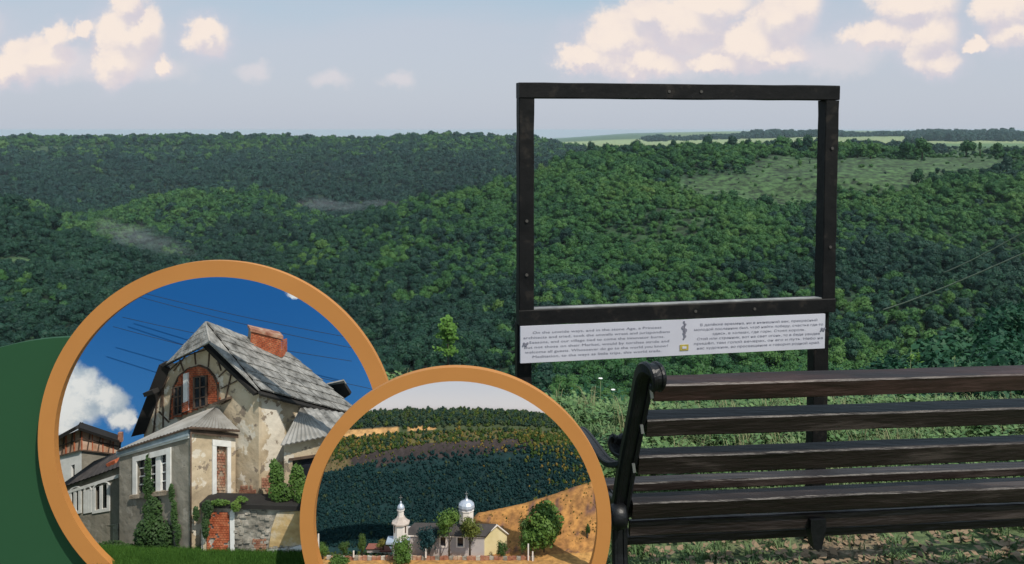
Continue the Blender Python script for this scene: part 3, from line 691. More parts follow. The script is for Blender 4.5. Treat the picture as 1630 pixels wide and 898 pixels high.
# dry leaves on the bare patch
C = []; Nn = []
for _ in range(2800):
    x = random.gauss(1.40, .6); y = random.gauss(2.88, .25)
    if random.random() < .3: x = random.uniform(.3, 3.4); y = random.uniform(2.2, 3.6)
    C.append((x, y, zg(x, y)+random.uniform(.008, .03))); Nn.append((random.gauss(0, .35), random.gauss(0, .35), 1))
Nn = np.array(Nn); Nn /= np.linalg.norm(Nn, axis=1)[:, None]
o = bpy.data.objects.new('leaf_litter', quads_mesh('leaf_litter', np.array(C), Nn, rng.uniform(.006, .018, (len(C), 1)), [M['litter']], 1.2)); COL.objects.link(o)
tag(o, 'brown dry leaves scattered on the bare ground under the bench', 'leaf litter', kind='stuff')
for px, py in ((956, 603), (976, 621)):
    c = at_Y(px, py, 5.0); rt = empty('wild_flower', (c.x, c.y, zg(c.x, c.y)), ['upper', 'lower'][py > 610]+' white wild flower on a thin stalk left of the bench back', 'flower')
    t = MB(); t.tube([(c.x, c.y, zg(c.x, c.y)), c], [.002, .0015], 5); t.build('stem', M['grass'], rt)
    for k in range(6):
        a = k*1.05; t = MB(); e = c+Vector((math.cos(a)*.013, math.sin(a)*.013, .003)); t.bar(c, e, .010, .002, (0, 0, 1)); t.build('petal', M['white'], rt)
# stick
st = MB(); st.tube([ground_at(1596, 884)+Vector((0, 0, .01)), ground_at(1640, 890)+Vector((0, 0, .015))], [.006, .004], 6); st.build('stick', mat('pale_twig', [(.35, .29, .22)], 9, .9), label='pale dry stick on the ground at the lower right corner', cat='stick')
# weeds on the brink (umbel and leafy stalks) left of the bench back
for k, (px, py) in enumerate(((925, 632), (944, 618), (1005, 612), (1450, 560), (1462, 556), (1520, 566), (1150, 600))):
    Y = 5.2+(k % 2)*.3; tp = at_Y(px, py, Y); bz = zg(tp.x, Y)-.02; rt = empty('weed', (tp.x, Y, bz), 'thin leafy weed standing on the brink of the meadow', 'weed', 'tall weeds on the brink')
    t = MB(); t.tube([(tp.x, Y, bz), tp], [.003, .0015], 5); t.build('stem', M['grass'], rt)
    n = 46; hh = tp.z-bz; zz = rng.uniform(.15, 1, n)*hh; a = rng.uniform(0, 6.28, n); rr = rng.uniform(.005, .05, n)*(1.15-zz/hh)*2
    Cc = np.stack([rr*np.cos(a), rr*np.sin(a), zz], 1); nn = rng.normal(size=(n, 3))*.5+np.array([0, 0, 1]); nn /= np.linalg.norm(nn, axis=1)[:, None]
    o = bpy.data.objects.new('foliage', quads_mesh('foliage', Cc, nn, .011, [M['bright' if 3 <= k <= 4 else 'grass']], 1.6)); COL.objects.link(o); o.parent = rt

# ================================================================== PICTURE FRAME ON POSTS
gr = ground_at(1297, 866); 
ur, vr = uvdir(1325, 137); H = EYE+vr*gr.y
ul, vl = uvdir(836, 132); YL = (H-EYE)/vl
print('frame', gr, H, YL)
YR = gr.y; YL = YR*(68.0/73.0)
PXL, _ = uvdir(824, 132); PXR, _ = uvdir(1338, 137)
A = Vector((PXL*YL, YL, 0)); B = Vector((PXR*YR, YR, 0)); AX = (B-A).normalized(); NF = Vector((AX.y, -AX.x, 0))   # NF towards the camera
Wf = (B-A).length*.983
def zof(px, py, Y): return EYE+uvdir(px, py)[1]*Y
zt = (zof(826, 132, YL)+zof(1336, 137, YR))/2; zb = (zof(826, 512, YL)+zof(1330, 498, YR))/2; zs = (zof(826, 577, YL)+zof(1320, 558, YR))/2+.012
mw = 24.5/F*YL; dp = .062
print('zt zb zs', zt, zb, zs, Wf, mw)
fr = empty('picture_frame', A+AX*Wf/2, 'large dark wooden picture frame on two posts framing the valley', 'frame')
def FP(s, z, n=0): return A+AX*s+Vector((0, 0, z))+NF*n
for (s0, z0, s1, z1, nm) in ((0, zt-mw/2, Wf, zt-mw/2, 'top_beam'), (0, zb+mw/2, Wf, zb+mw/2, 'bottom_beam')):
    m = MB(); m.bevbar(FP(s0, z0), FP(s1, z1), mw, dp, NF, .003); m.build(nm, M['framepaint'], fr)
for s in (mw/2, Wf-mw/2):
    m = MB(); m.bevbar(FP(s, zb+mw+.001), FP(s, zt-mw-.001), mw, dp-.004, NF, .003); m.build('side_beam', M['framepaint'], fr)
for s in (.026, Wf-.033):
    m = MB(); m.bevbar(FP(s, -.25, -.03), FP(s, zb-.002, -.03), .052 if s < .1 else .062, .05, NF, .003); m.build('post', M['framepaint'], fr)
# sky light painted in as a pale ledge on the lower inner edge
m = MB(); m.bar(FP(mw, zb+mw+.002, .012), FP(Wf-mw, zb+mw+.002, .012), .028, .003, (0, 0, 1)); m.build('sky_sheen', mat('pale_sky_sheen', [(.16, .16, .16), (.30, .30, .29)], 20, .55), fr)
def disc(mb, c, n, r, t, seg=10):
    n = Vector(n).normalized(); a = n.orthogonal().normalized(); b = n.cross(a); c = Vector(c)
    vs = [c+(a*math.cos(2*math.pi*k/seg)+b*math.sin(2*math.pi*k/seg))*r for k in range(seg)]; vs += [v+n*t for v in vs]
    return mb.add(vs, [tuple(range(seg-1, -1, -1)), tuple(range(seg, 2*seg))]+[(k, (k+1) % seg, seg+(k+1) % seg, seg+k) for k in range(seg)])
for s, z in ((mw/2, zb+.18), (mw/2, zb+.37), (Wf-mw/2, zb+.25), (Wf-mw/2, zb+.62), (Wf*.45, zt-mw/2), (Wf*.55, zt-mw/2), (Wf*.54, zb+mw/2), (Wf*.73, zb+mw/2)):
    m = MB(); disc(m, FP(s, z, dp/2), NF, .0055, .003); m.build('screw', mat('dull_screw', [(.06, .055, .05)], 5, .6) if 'dull_screw' not in bpy.data.materials else bpy.data.materials['dull_screw'], fr)
sgn = empty('text_sign', FP(Wf/2, zs), 'long white text panel screwed under the big dark frame', 'sign')
s0, s1 = .004, Wf*(1320-826)/(1337-824)
m = MB(); m.bar(FP(s0, (zb+zs)/2, .030), FP(s1, (zb+zs)/2, .030), zb-zs-.004, .012, NF); m.build('panel', M['signwhite'], sgn)
def textline(body, s, z, size, width, par, name='lettering', align='CENTER', n=.0372):
    cu = bpy.data.curves.new(name, 'FONT'); cu.body = body; cu.size = size; cu.align_x = align; cu.resolution_u = 2
    tmp = bpy.data.objects.new(name, cu); COL.objects.link(tmp); bpy.context.view_layer.update()
    me = bpy.data.meshes.new_from_object(tmp.evaluated_get(bpy.context.evaluated_depsgraph_get())); bpy.data.objects.remove(tmp)
    xsv = [v.co.x for v in me.vertices]; w = max(xsv)-min(xsv); k = width/w if width else 1
    for v in me.vertices:
        p = FP(s+v.co.x*k, z+v.co.y, n); v.co = p-root_of(par).location
    me.materials.clear(); me.materials.append(M['ink']); o = bpy.data.objects.new(name, me); COL.objects.link(o); o.parent = par
    return o
Lt = ["On the unwide ways, and in the stone Age, a Princess", "architects and tried, took the unwalls wrest and jurispondiens", "Seasons, and our village tied to come the innovator burns.", "But not those on their Market, would by torches stride and", "welcome all guests. Whosoever do go to the world you know?", "Meditation, to the ways as little trips, this world trails."]
Rt_ = ["В далёкие времена, ни в нынешний век, прекрасный", "молодой посланник был, чтоб найти победу, счастье где-то", "здесь, в холмах, где горы. Стоял король.", "Стой или странник, вот на свет огонь, то в беде увидев", "пришёл, там голой вечерах, он его и путь. Небо на", "нас художник, во просвещение и говорил родной край."]
hs = zb-zs
for k in range(6):
    z = zb-hs*(.215+.128*k)
    textline(Lt[k], Wf*.235, z, .0125, Wf*[.40, .455, .42, .45, .445, .40][k]*.98, sgn)
    textline(Rt_[k], Wf*.745, z+.002, .0125, Wf*[.39, .43, .31, .41, .43, .41][k]*.98, sgn)
m = MB(); m.bar(FP(Wf*.4895, zs+hs*.23, .0374), FP(Wf*.5165, zs+hs*.23, .0374), hs*.16, .002, NF); m.build('plaque', M['ochre'], sgn)
m = MB(); m.bar(FP(Wf*.4965, zs+hs*.23, .0390), FP(Wf*.5095, zs+hs*.23, .0390), hs*.06, .002, NF); m.build('plaque_mark', M['signwhite'], sgn)
m = MB()
for q, (dz, dx, w) in enumerate(((.93, 0, .004), (.86, .004, .005), (.78, -.003, .007), (.70, .004, .008), (.62, .001, .006), (.54, .004, .005), (.47, -.001, .003))):
    disc(m, FP(Wf*.502+dx, zs+hs*dz, .0364), NF, w, .002, 7)
m.bar(FP(Wf*.502, zs+hs*.45, .0374), FP(Wf*.503, zs+hs*.95, .0374), .002, .002, NF); m.build('emblem', M['ink'], sgn)
for sx_, zz_ in ((Wf*.017, .48), (Wf*.955, .52)):
    m = MB()
    for q in range(5): disc(m, FP(sx_+.004*q-.008, zs+hs*(zz_+.03*((q*2) % 3)), .0364), NF, .003+.0012*(q % 3), .002, 6)
    m.build('ornament', M['ink'], sgn)

# ================================================================== BENCH
TH = R(5.2); BA = Vector((math.cos(TH), math.sin(TH), 0)); BN = Vector((-math.sin(TH), math.cos(TH), 0))   # along, forwards (away from the camera)
LEN = 1.95
be = empty('park_bench', at_Y(1010, 860, 2.4)*1.0, 'dark slatted park bench with black cast iron ends seen from behind', 'bench')
be.location.z = 0
lean = R(13)
def slat(px, pyt, Y, w, t, m, ln, name='back_slat', x_off=0):
    p = at_Y(px, pyt, Y)     # rear top edge at its left end
    n = (-BN*math.cos(ln)-Vector((0, 0, 1))*math.sin(ln)); up = (Vector((0, 0, 1))*math.cos(ln)-BN*math.sin(ln))
    c = p-n*(t/2)-up*(w/2)
    mb = MB(); mb.bevbar(c-BA*.0, c+BA*LEN, w, t, n, .004); o = mb.build(name, m, be); return c
sl1 = slat(1043, 613, 2.20, .054, .055, M['slattop'], lean)
sl2 = slat(1031, 669, 2.245, .056, .055, M['slat'], lean)
sl3 = slat(1018, 728, 2.29, .062, .045, M['slat'], lean)
sl4 = slat(1008, 802, 2.33, .056, .050, M['slat'], lean)
sl5 = slat(1003, 830, 2.365, .048, .020, M['slat'], R(0), 'seat_slat')
for k in range(3):
    p = at_Y(975, 772, 2.66); c = p-BN*(.085*k)-Vector((0, 0, .045*k)); mb = MB(); mb.bevbar(c-BA*.03, c+BA*LEN, .055, .03, Vector((0, 0, 1)), .004); mb.build('seat_slat', M['slat'], be)
def bench_end(off):
    e = empty('x', (0, 0, 0), None, None); bpy.data.objects.remove(e)
    o = BA*off
    def L(px, py, Y): return at_Y(px, py, Y)+o
    def ribbon(name, pts, w, t, par=be, n=10):
        # smooth a path and sweep a flat rounded bar whose wide side lies along the bench
        q = [Vector(p) for p in pts]
        for _ in range(2):
            r_ = [q[0]]
            for a, b in zip(q[:-1], q[1:]): r_ += [a.lerp(b, .25), a.lerp(b, .75)]
            q = r_+[q[-1]]
        mb = MB(); vs = []; fs = []; nq = len(q)
        for i in range(nq):
            d = (q[min(i+1, nq-1)]-q[max(i-1, 0)]).normalized(); a = (BA-d*BA.dot(d)).normalized(); b = d.cross(a)
            hw = w/2*((.5+.5*min(1, max(0, i/(nq-1)-.12)*2.6)) if name == 'end_frame' else 1); ht = (t(i/(nq-1)) if callable(t) else t)/2; e = min(ht, hw)*.35
            for (x, y) in ((hw-e, -ht), (hw, -ht+e), (hw, ht-e), (hw-e, ht), (hw*.45, ht), (hw*.35, ht*.72), (-hw*.35, ht*.72), (-hw*.45, ht), (-hw+e, ht), (-hw, ht-e), (-hw, -ht+e), (-hw+e, -ht), (-hw*.45, -ht), (-hw*.35, -ht*.72), (hw*.35, -ht*.72), (hw*.45, -ht)):
                vs.append(q[i]+a*x+b*y)
        for i in range(nq-1):
            for k in range(16): fs.append((i*16+k, i*16+(k+1) % 16, (i+1)*16+(k+1) % 16, (i+1)*16+k))
        fs.append(tuple(range(15, -1, -1))); fs.append(tuple((nq-1)*16+k for k in range(16)))
        mb.add(vs, fs); return mb.build(name, M['iron'], par)
    up_ = [L(1040, 612, 2.165), L(1044, 620, 2.15), L(1048, 616, 2.125), L(1050, 604, 2.115), L(1045, 590, 2.125), L(1034, 583, 2.16), L(1025, 596, 2.20), L(1020, 630, 2.23), L(1008, 690, 2.28), L(998, 740, 2.315), L(990, 790, 2.35), L(986, 825, 2.375)]
    back = ribbon('end_frame', up_, .052, lambda t: .013+.023*min(1, t*1.9))
    p0 = L(986, 815, 2.375); 
    f0 = Vector((p0.x, p0.y, p0.z))
    ribbon('rear_leg', [f0, f0+Vector((0, 0, -.06))-BN*.0, f0+Vector((0, 0, -.16))-BN*.01, f0+Vector((0, 0, -.28))-BN*.07, Vector((f0.x, f0.y, .03))-BN*.15, Vector((f0.x, f0.y, .012))-BN*.20], .045, .030)
    # ring scroll at the seat joint
    c = L(984, 822, 2.335); mb = MB(); mb.tube([c+BN*(.026*math.cos(a))*1+Vector((0, 0, .030*math.sin(a))) for a in [i*math.pi/7 for i in range(15)]], [(.024, .009)]*15, 8, flat=BA); mb.build('scroll', M['iron'], be)
    # arm: small curl then the rail
    a0 = L(1000, 728, 2.305)
    ribbon('arm_scroll', [a0, L(985, 722, 2.34), L(976, 708, 2.36), L(980, 695, 2.36), L(988, 697, 2.35), L(986, 706, 2.35)], .036, .015)
    ribbon('arm_rest', [L(992, 738, 2.32), L(974, 740, 2.36), L(962, 732, 2.40), L(945, 708, 2.52), L(928, 686, 2.66), L(916, 682, 2.74), L(912, 700, 2.78), L(914, 730, 2.775)], .034, .018)
    fz = L(914, 730, 2.775)
    ribbon('front_leg', [fz, fz+Vector((0, 0, -.10)), Vector((fz.x, fz.y, .22))+BN*.03, Vector((fz.x, fz.y, .012))+BN*.06], .04, .028)
    ribbon('seat_support', [L(990, 800, 2.36), L(975, 798, 2.5), L(960, 775, 2.74)], .035, .030)
    for (px, py, Y) in ((1038, 634, 2.17), (1023, 690, 2.22), (1010, 752, 2.26)):
        mb = MB(); c = L(px, py, Y); mb.bar(c, c+(L(px-2, py-14, Y)-c), .008, .006, BN); mb.build('bolt', M['bolt'], be)
bench_end(0); bench_end(LEN-.03)
cs = at_Y(1298, 838, 2.42); w1 = BA*.024; w0 = BA*.012; t1 = BN*.02; dn = Vector((0, 0, -.062)); up_s = Vector((0, 0, .03))
mb = MB(); mb.hexa([cs+dn-w0-t1, cs+dn+w0-t1, cs+dn+w0+t1, cs+dn-w0+t1, cs-w1-t1, cs+w1-t1, cs+w1+t1, cs-w1+t1]); mb.hexa([cs-w1-t1, cs+w1-t1, cs+w1+t1, cs-w1+t1, cs+up_s-w1-t1, cs+up_s+w1-t1, cs+up_s+w1+t1, cs+up_s-w1+t1]); mb.build('centre_bracket', M['iron'], be)

# ================================================================== ROUND GRAPHIC INSETS BUILT AS STANDING DISPLAYS
def CP_(cx, cy, r, a, d): return PD(cx+r*math.cos(a), cy-r*math.sin(a), d)
def annulus(cx, cy, r0, r1, d, th, name, m, par):
    mb = MB(); n = 128; vs = []; fs = []
    k1 = d/(d+th)      # keep the true radius on the rear face
    for i in range(n):
        a = 2*math.pi*i/n
        fo = CP_(cx, cy, r1, a, d); fi = CP_(cx, cy, r0, a, d)
        vs += [fi, fo, fo+FW*th, fi+FW*th]
    for i in range(n):
        j = (i+1) % n
        for q in range(4): fs.append((i*4+q, i*4+(q+1) % 4, j*4+(q+1) % 4, j*4+q))
    mb.add(vs, fs); return mb.build(name, m, par)
def backdrop(cx, cy, r, d, name, m, par, th=.008):
    mb = MB(); n = 96; vs = [CP_(cx, cy, r, 2*math.pi*i/n, d) for i in range(n)]; vs += [v+FW*th for v in vs]
    mb.add(vs, [tuple(range(n)), tuple(range(2*n-1, n-1, -1))]+[(i, (i+1) % n, n+(i+1) % n, n+i) for i in range(n)]); return mb.build(name, m, par)
def stand(cx, cy, r, d0, d1, par):
    for a in (-40, -140):
        t = MB(); t.tube([CP_(cx, cy, r, R(a), d0+.01), CP_(cx, cy, r-6, R(a), d1)], .006, 8); t.build('added_strut', M['stand'], par)
    for a in (-60, -120):
        p = CP_(cx, cy, r-4, R(a), d0+.02); q = CP_(cx, cy, r-6, R(a), d1-.01)
        for w in (p, q):
            t = MB(); t.tube([w, Vector((w.x, w.y+.02, -.05))], .012, 8); t.build('leg', M['stand'], par)
D1, D2 = 2.02, 1.56
B1, B2 = D1+.60, D2+.42
c1 = (346, 701); c2 = (725, 833)
def skymat(name, top, bot, cx, cy, y0, y1, blobs, d, cloudcols):
    m = bpy.data.materials.new(name); m.use_nodes = True; nt = m.node_tree; b = nt.nodes['Principled BSDF']; b.inputs['Roughness'].default_value = .9; b.inputs['Specular IOR Level'].default_value = .1
    g = N(nt, 'ShaderNodeNewGeometry'); P = g.outputs['Position']
    rel = VM(nt, 'SUBTRACT', P, tuple(CAM)); X = VM(nt, 'DOT_PRODUCT', rel, tuple(RT)); Yv = VM(nt, 'DOT_PRODUCT', rel, tuple(UP))
    cbn = N(nt, 'ShaderNodeCombineXYZ'); nt.links.new(MATH(nt, 'MULTIPLY', X, 1/d), cbn.inputs[0]); nt.links.new(MATH(nt, 'MULTIPLY', Yv, 1/d), cbn.inputs[1])
    f = SM(nt, MATH(nt, 'MULTIPLY', Yv, 1/d), (CY-y1)/F, (CY-y0)/F)
    c = MIX(nt, f, bot, top)
    if blobs:
        nz = N(nt, 'ShaderNodeTexNoise', i_Scale=30.0, i_Detail=7.0, i_Roughness=.6); nt.links.new(cbn.outputs[0], nz.inputs[0])
        dd = VM(nt, 'MULTIPLY', VM(nt, 'SUBTRACT', nz.outputs['Color'], (.5, .5, .5)), (.035, .035, 0))
        fl = blob_field(nt, VM(nt, 'ADD', cbn.outputs[0], dd), [((x-CX)/F, (CY-y)/F, rx/F, ry/F) for x, y, rx, ry in blobs])
        mk = SM(nt, fl, 0.0, .4); sh = SM(nt, MATH(nt, 'ADD', nz.outputs[0], MATH(nt, 'MULTIPLY', fl, .3)), .45, .75)
        c = MIX(nt, mk, c, MIX(nt, sh, cloudcols[0], cloudcols[1]))
    nt.links.new(c, b.inputs[0]); return m
gb = empty('inset_board', PD(20, 987, D1+.03), 'flat dark green graphic disc built as a board beside the left inset', 'board')
cgx, cgy, rg = 120, 987, 450; gd = D1+.030
dd_ = math.hypot(346-cgx, 701-cgy); a_ = (rg*rg-273**2+dd_*dd_)/(2*dd_); h_ = math.sqrt(rg*rg-a_*a_)
ex, ey = (346-cgx)/dd_, (701-cgy)/dd_; ix_, iy_ = cgx+a_*ex+h_*ey, cgy+a_*ey-h_*ex
A0 = math.atan2(cgy-iy_, ix_-cgx); pl = [(cgx+rg*math.cos(t), cgy-rg*math.sin(t)) for t in np.linspace(A0, math.pi, 80)]
t0 = math.atan2(701-iy_, ix_-346) % (2*math.pi); pl += [(346+273*math.cos(t), 701-273*math.sin(t)) for t in np.linspace(R(262), t0, 70)][:-1]
mb = MB(); n = len(pl); vs = [PD(x, y, gd) for x, y in pl]; vs += [v+FW*.02 for v in vs]
mb.add(vs, [tuple(range(n)), tuple(range(2*n-1, n-1, -1))]+[(i, (i+1) % n, n+(i+1) % n, n+i) for i in range(n)]); mb.build('panel', M['greenboard'], gb)
mb = MB(); p = PD(-180, 980, gd+.015); mb.tube([p, Vector((p.x, p.y, -.05))], .015, 8); mb.build('leg', M['stand'], gb)

dsp1 = empty('inset_display', PD(*c1, D1), 'larger left round inset with orange rim, built as a stand with the old manor model', 'display')
annulus(*c1, 260, 286, D1, .02, 'rim', M['orange'], dsp1)
backdrop(*c1, 276, B1, 'backdrop', skymat('blue_sky_print', (.012, .105, .33), (.05, .22, .55), *c1, 440, 760, [(125, 610, 42, 38), (165, 640, 44, 34), (110, 655, 60, 40), (195, 665, 28, 22), (95, 690, 40, 18), (212, 668, 10, 8), (480, 470, 26, 6)], B1, ((.42, .50, .60), (.85, .85, .86))), dsp1)
stand(*c1, 282, D1, B1, dsp1)
dsp2 = empty('inset_display', PD(*c2, D2), 'smaller right round inset with orange rim, built as a stand with the church valley model', 'display')
annulus(*c2, 226, 248, D2, .02, 'rim', M['orange'], dsp2)
backdrop(*c2, 240, B2, 'backdrop', skymat('pale_sky_print', (.58, .60, .68), (.70, .66, .68), *c2, 600, 660, None, B2, None), dsp2)
stand(*c2, 243, D2, B2, dsp2)

# ------------------------------------------------------------------ manor model (inset one)
def h(px, py, d): return PD(px, py, D1+d)
def Q(*pts): return Patch(*[h(*p) for p in pts])
ho = empty('manor_house', h(330, 880, .12), 'derelict cream manor house with steep grey roof and half-timbered gable', 'house')
# gable facade: bottom-left, bottom-right, top-right, top-left
gab = Q((240, 880, .33), (413, 880, .150), (413, 520, .150), (240, 520, .33))
def guv(px, py): return ((px-240)/173.0, (880-py)/360.0)
# gable outline as polygon
def poly(patch, uv, h0, h1, name, m, par, **kw):
    mb = MB(); n = len(uv); vs = [patch.pt(u, v, h0) for u, v in uv]+[patch.pt(u, v, h1) for u, v in uv]
    mb.add(vs, [tuple(range(n)), tuple(range(2*n-1, n-1, -1))]+[(i, (i+1) % n, n+(i+1) % n, n+i) for i in range(n)]); return mb.build(name, m, par, **kw)
poly(gab, [guv(*p) for p in ((232, 880), (412, 880), (412, 627), (334, 550), (272, 583), (228, 690))], -.02, 0, 'gable_wall', M['cream'], ho)
# arch: brick infill with two windows
def arch_pts(cx, cy, rx, ry, n=14): return [(cx+rx*math.cos(math.pi*i/n), cy-ry*math.sin(math.pi*i/n)) for i in range(n+1)]
ap = [(354, 640), (352, 612), (346, 597), (336, 586), (322, 581), (305, 586), (290, 598), (281, 616), (277, 640), (275, 668), (285, 664), (340, 642)]
poly(gab, [guv(*p) for p in ap], .0005, .003, 'arch_infill', M['mortar'], ho)
import itertools
def inpoly(x, y, P):
    c = False; j = len(P)-1
    for i in range(len(P)):
        if (P[i][1] > y) != (P[j][1] > y) and x < (P[j][0]-P[i][0])*(y-P[i][1])/(P[j][1]-P[i][1])+P[i][0]: c = not c
        j = i
    return c
mb = MB(); u0, v0 = guv(272, 670); u1, v1 = guv(356, 580)
gab.bricks(mb, u0, u1, v0, v1, 15, 26, .003, .006, 1, lambda u, v: inpoly(240+u*173, 880-v*360, ap)); o = mb.build('arch_brickwork', M['brick'], ho, kind='stuff')
mb = MB(); gab.bars(mb, [guv(*p) for p in ap[:10]], .0032, .003, .008); mb.build('arch_rib', M['timber'], ho)
for (xa, xb, ya, yb, dr) in ((283, 298, 612, 661, 3), (315, 337, 596, 650, 5)):
    P = [guv(xa, yb), guv(xb, yb-dr), guv(xb, ya), guv(xa, ya+3)]
    w = Patch(*[gab.pt(*p, .0065) for p in P])
    mb = MB(); w.blk(mb, 0, 1, 0, 1, -.001, .001); win = mb.build('window', M['pane'], ho)
    mb = MB()
    for (a, b, c, d) in ((0, .12, 0, 1), (.88, 1, 0, 1), (0, 1, 0, .04), (0, 1, .96, 1), (.46, .54, 0, 1), (0, 1, .62, .66), (0, 1, .30, .33)): w.blk(mb, a, b, c, d, .0012, .004)
    mb.build('window_frame', M['timber'], win)
mb = MB(); w = Patch(*[gab.pt(*guv(*p), .006) for p in ((300, 655), (307, 652), (307, 592), (300, 594))]); w.blk(mb, 0, 1, 0, 1, 0, .006); mb.build('pilaster', M['whitetrim'], ho)
mb = MB(); w = Patch(*[gab.pt(*guv(*p), .006) for p in ((299, 655), (309, 651), (309, 636), (299, 640))]); w.bricks(mb, 0, 1, 0, 1, 2, 5, .006, .008); mb.build('pilaster_brickwork', M['brick'], ho, kind='stuff')
# timber framing on the gable
for pts in ([(258, 648), (263, 598), (286, 578)], [(245, 690), (252, 640), (270, 600)], [(262, 680), (262, 610)], [(272, 672), (255, 655)], [(280, 590), (300, 566), (334, 556)], [(316, 580), (314, 560)], [(336, 584), (338, 557)], [(352, 600), (366, 586), (344, 567)], [(356, 618), (380, 606)], [(372, 592), (362, 640)], [(356, 590), (350, 570)], [(357, 643), (372, 635)], [(296, 590), (290, 572)]):
    mb = MB(); gab.bars(mb, [guv(*p) for p in pts], .0030, .001, .004); mb.build('timber', M['timber'], ho)
mb = MB(); gab.bars(mb, [guv(350, 641), guv(372, 632)], .006, .001, .02); mb.build('arch_sill', M['timber'], ho)
# verge boards (dark), left and right; the dark underside of the left roof slope
def gpt(x, y, o): return gab.pt(*guv(x, y), o)
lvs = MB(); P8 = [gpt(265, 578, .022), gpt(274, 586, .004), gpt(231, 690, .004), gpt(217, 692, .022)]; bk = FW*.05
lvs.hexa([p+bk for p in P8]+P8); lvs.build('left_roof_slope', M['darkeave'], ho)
for pts, w_ in (([(268, 580), (334, 546)], .008), ([(334, 546), (372, 584), (413, 625)], .010)):
    mb = MB()
    for a, b in zip(pts[:-1], pts[1:]): mb.bar(gab.pt(*guv(*a), .010), gab.pt(*guv(*b), .010), w_, .018, gab.n)
    mb.build('verge_board', M['darkeave'], ho)
mb = MB(); mb.bar(h(233, 627, .30), h(248, 622, .28), .012, .02, FW); mb.build('purlin_end', M['darkeave'], ho)
# roof: hip face
hip = [h(327, 513, .235), h(264, 580, .245), h(335, 545, .165)]
def slab3(pts, t, name, m, par, **kw):
    n = (pts[1]-pts[0]).cross(pts[2]-pts[0]).normalized()
    if n.dot(CAM-pts[0]) < 0: n = -n
    mb = MB(); k = len(pts); vs = [p for p in pts]+[p-n*t for p in pts]
    mb.add(vs, [tuple(range(k)), tuple(range(2*k-1, k-1, -1))]+[(i, (i+1) % k, k+(i+1) % k, k+i) for i in range(k)]); return mb.build(name, m, par, **kw)
hp = Patch(hip[1], hip[2], hip[0].lerp(hip[2], .02), hip[0])
for i in range(5):
    for j in range(5):
        a, b, c, d = [hp.pt(u, v, .002+random.uniform(0, .0012)) for u, v in ((i/5+.01, j/5), ((i+1)/5-.01, j/5), ((i+1)/5-.01, (j+1)/5-.015), (i/5+.01, (j+1)/5-.015))]
        if (a-b).length < .004: continue
        mb = MB(); mb.hexa([a-hp.n*.004, b-hp.n*.004, c-hp.n*.004, d-hp.n*.004, a, b, c, d]); mb.build('roof_slate', M['slate'], ho)
# right slope: two patches joined at the near eave corner
Aa, Vv, Cc, Er, Rr = h(327, 513, .235), h(334, 545, .165), h(414, 622, .135), h(578, 665, .42), h(459, 563, .37)
mid_e = Vv.lerp(Cc, 1.0)
rs_ = Patch(Cc, Er, Rr, Aa.lerp(Aa, 1))
tri = slab3([Aa, Vv, Cc], .004, 'roof_verge', M['slate'], ho)
mb = MB(); mb.add([rs_.pt(i/12, j/8, -.004+.0005) for j in range(9) for i in range(13)], [(j*13+i, j*13+i+1, (j+1)*13+i+1, (j+1)*13+i) for j in range(8) for i in range(12)]); mb.build('roof_base', M['darkeave'], ho)
def roofpt(u, v):   # u along the ridge, v up the slope, with perspective spacing
    uu = (1-(1-u)**1.35); return rs_.pt(uu, v)
NU, NV = 13, 7
for i in range(NU):
    for j in range(NV):
        o_ = .5/NU*(j % 2)
        ua, ub = min(1, i/NU+o_)+.004, min(1, (i+1)/NU+o_)-.004
        if i == 0 and j % 2:
            ua = .002
        if ub-ua < .02: continue
        va, vb = j/NV-.012, (j+1)/NV
        hh = .004+random.uniform(0, .0012)
        a, b, c, d = roofpt(ua, max(0, va)), roofpt(ub, max(0, va)), roofpt(ub, vb), roofpt(ua, vb)
        n = rs_.n; lo_ = n*(hh+.0028+random.uniform(0, .001)); up2 = n*(hh)
        mb = MB(); mb.hexa([a-n*.001+n*hh, b-n*.001+n*hh, c, d, a+lo_, b+lo_, c+up2, d+up2]); mb.build('roof_slate', M['slate'], ho)
# ridge cap
mb = MB(); mb.tube([Aa, Rr, Er], .0028, 6); mb.build('ridge_cap', M['tin'], ho)
mb = MB(); mb.tube([Aa, Vv], .0028, 6); mb.build('ridge_cap', M['tin'], ho)
# chimney
ch = Q((398, 546, .285), (448, 566, .325), (448, 535, .325), (400, 524, .285)); 
cr_ = Q((448, 566, .325), (456, 560, .37), (456, 534, .37), (448, 535, .325))
mb = MB(); ch.blk(mb, 0, 1, -.5, 1, -.045, 0); chm = mb.build('chimney', M['mortar'], ho)
mb = MB(); ch.bricks(mb, 0, 1, -.1, .82, 9, 8, 0, .002); cr_.bricks(mb, 0, 1, -.1, .82, 3, 8, 0.0, .002); mb.build('chimney_brickwork', M['brick'], chm, kind='stuff')
mb = MB(); ch.blk(mb, -.04, 1.05, .86, 1.04, -.05, .006); mb.build('chimney_cap', M['oldbrick'], chm)
# side wall under the eave
sw = Q((412, 800, .155), (575, 800, .40), (575, 668, .40), (412, 618, .155)); mb = MB(); sw.blk(mb, 0, 1, 0, 1, -.02, 0); mb.build('side_wall', M['cream'], ho)
mb = MB(); mb.bar(h(413, 626, .128), h(575, 668, .41), .006, .014, FW); mb.build('eave_board', M['darkeave'], ho)
# little rear dormer
slab3([h(520, 616, .44), h(545, 607, .42), h(558, 628, .44), h(540, 640, .46)], .01, 'dormer', M['darkeave'], ho)
slab3([h(520, 612, .43), h(547, 606, .41), h(551, 612, .43), h(524, 618, .45)], .004, 'dormer_roof', M['tin'], ho)
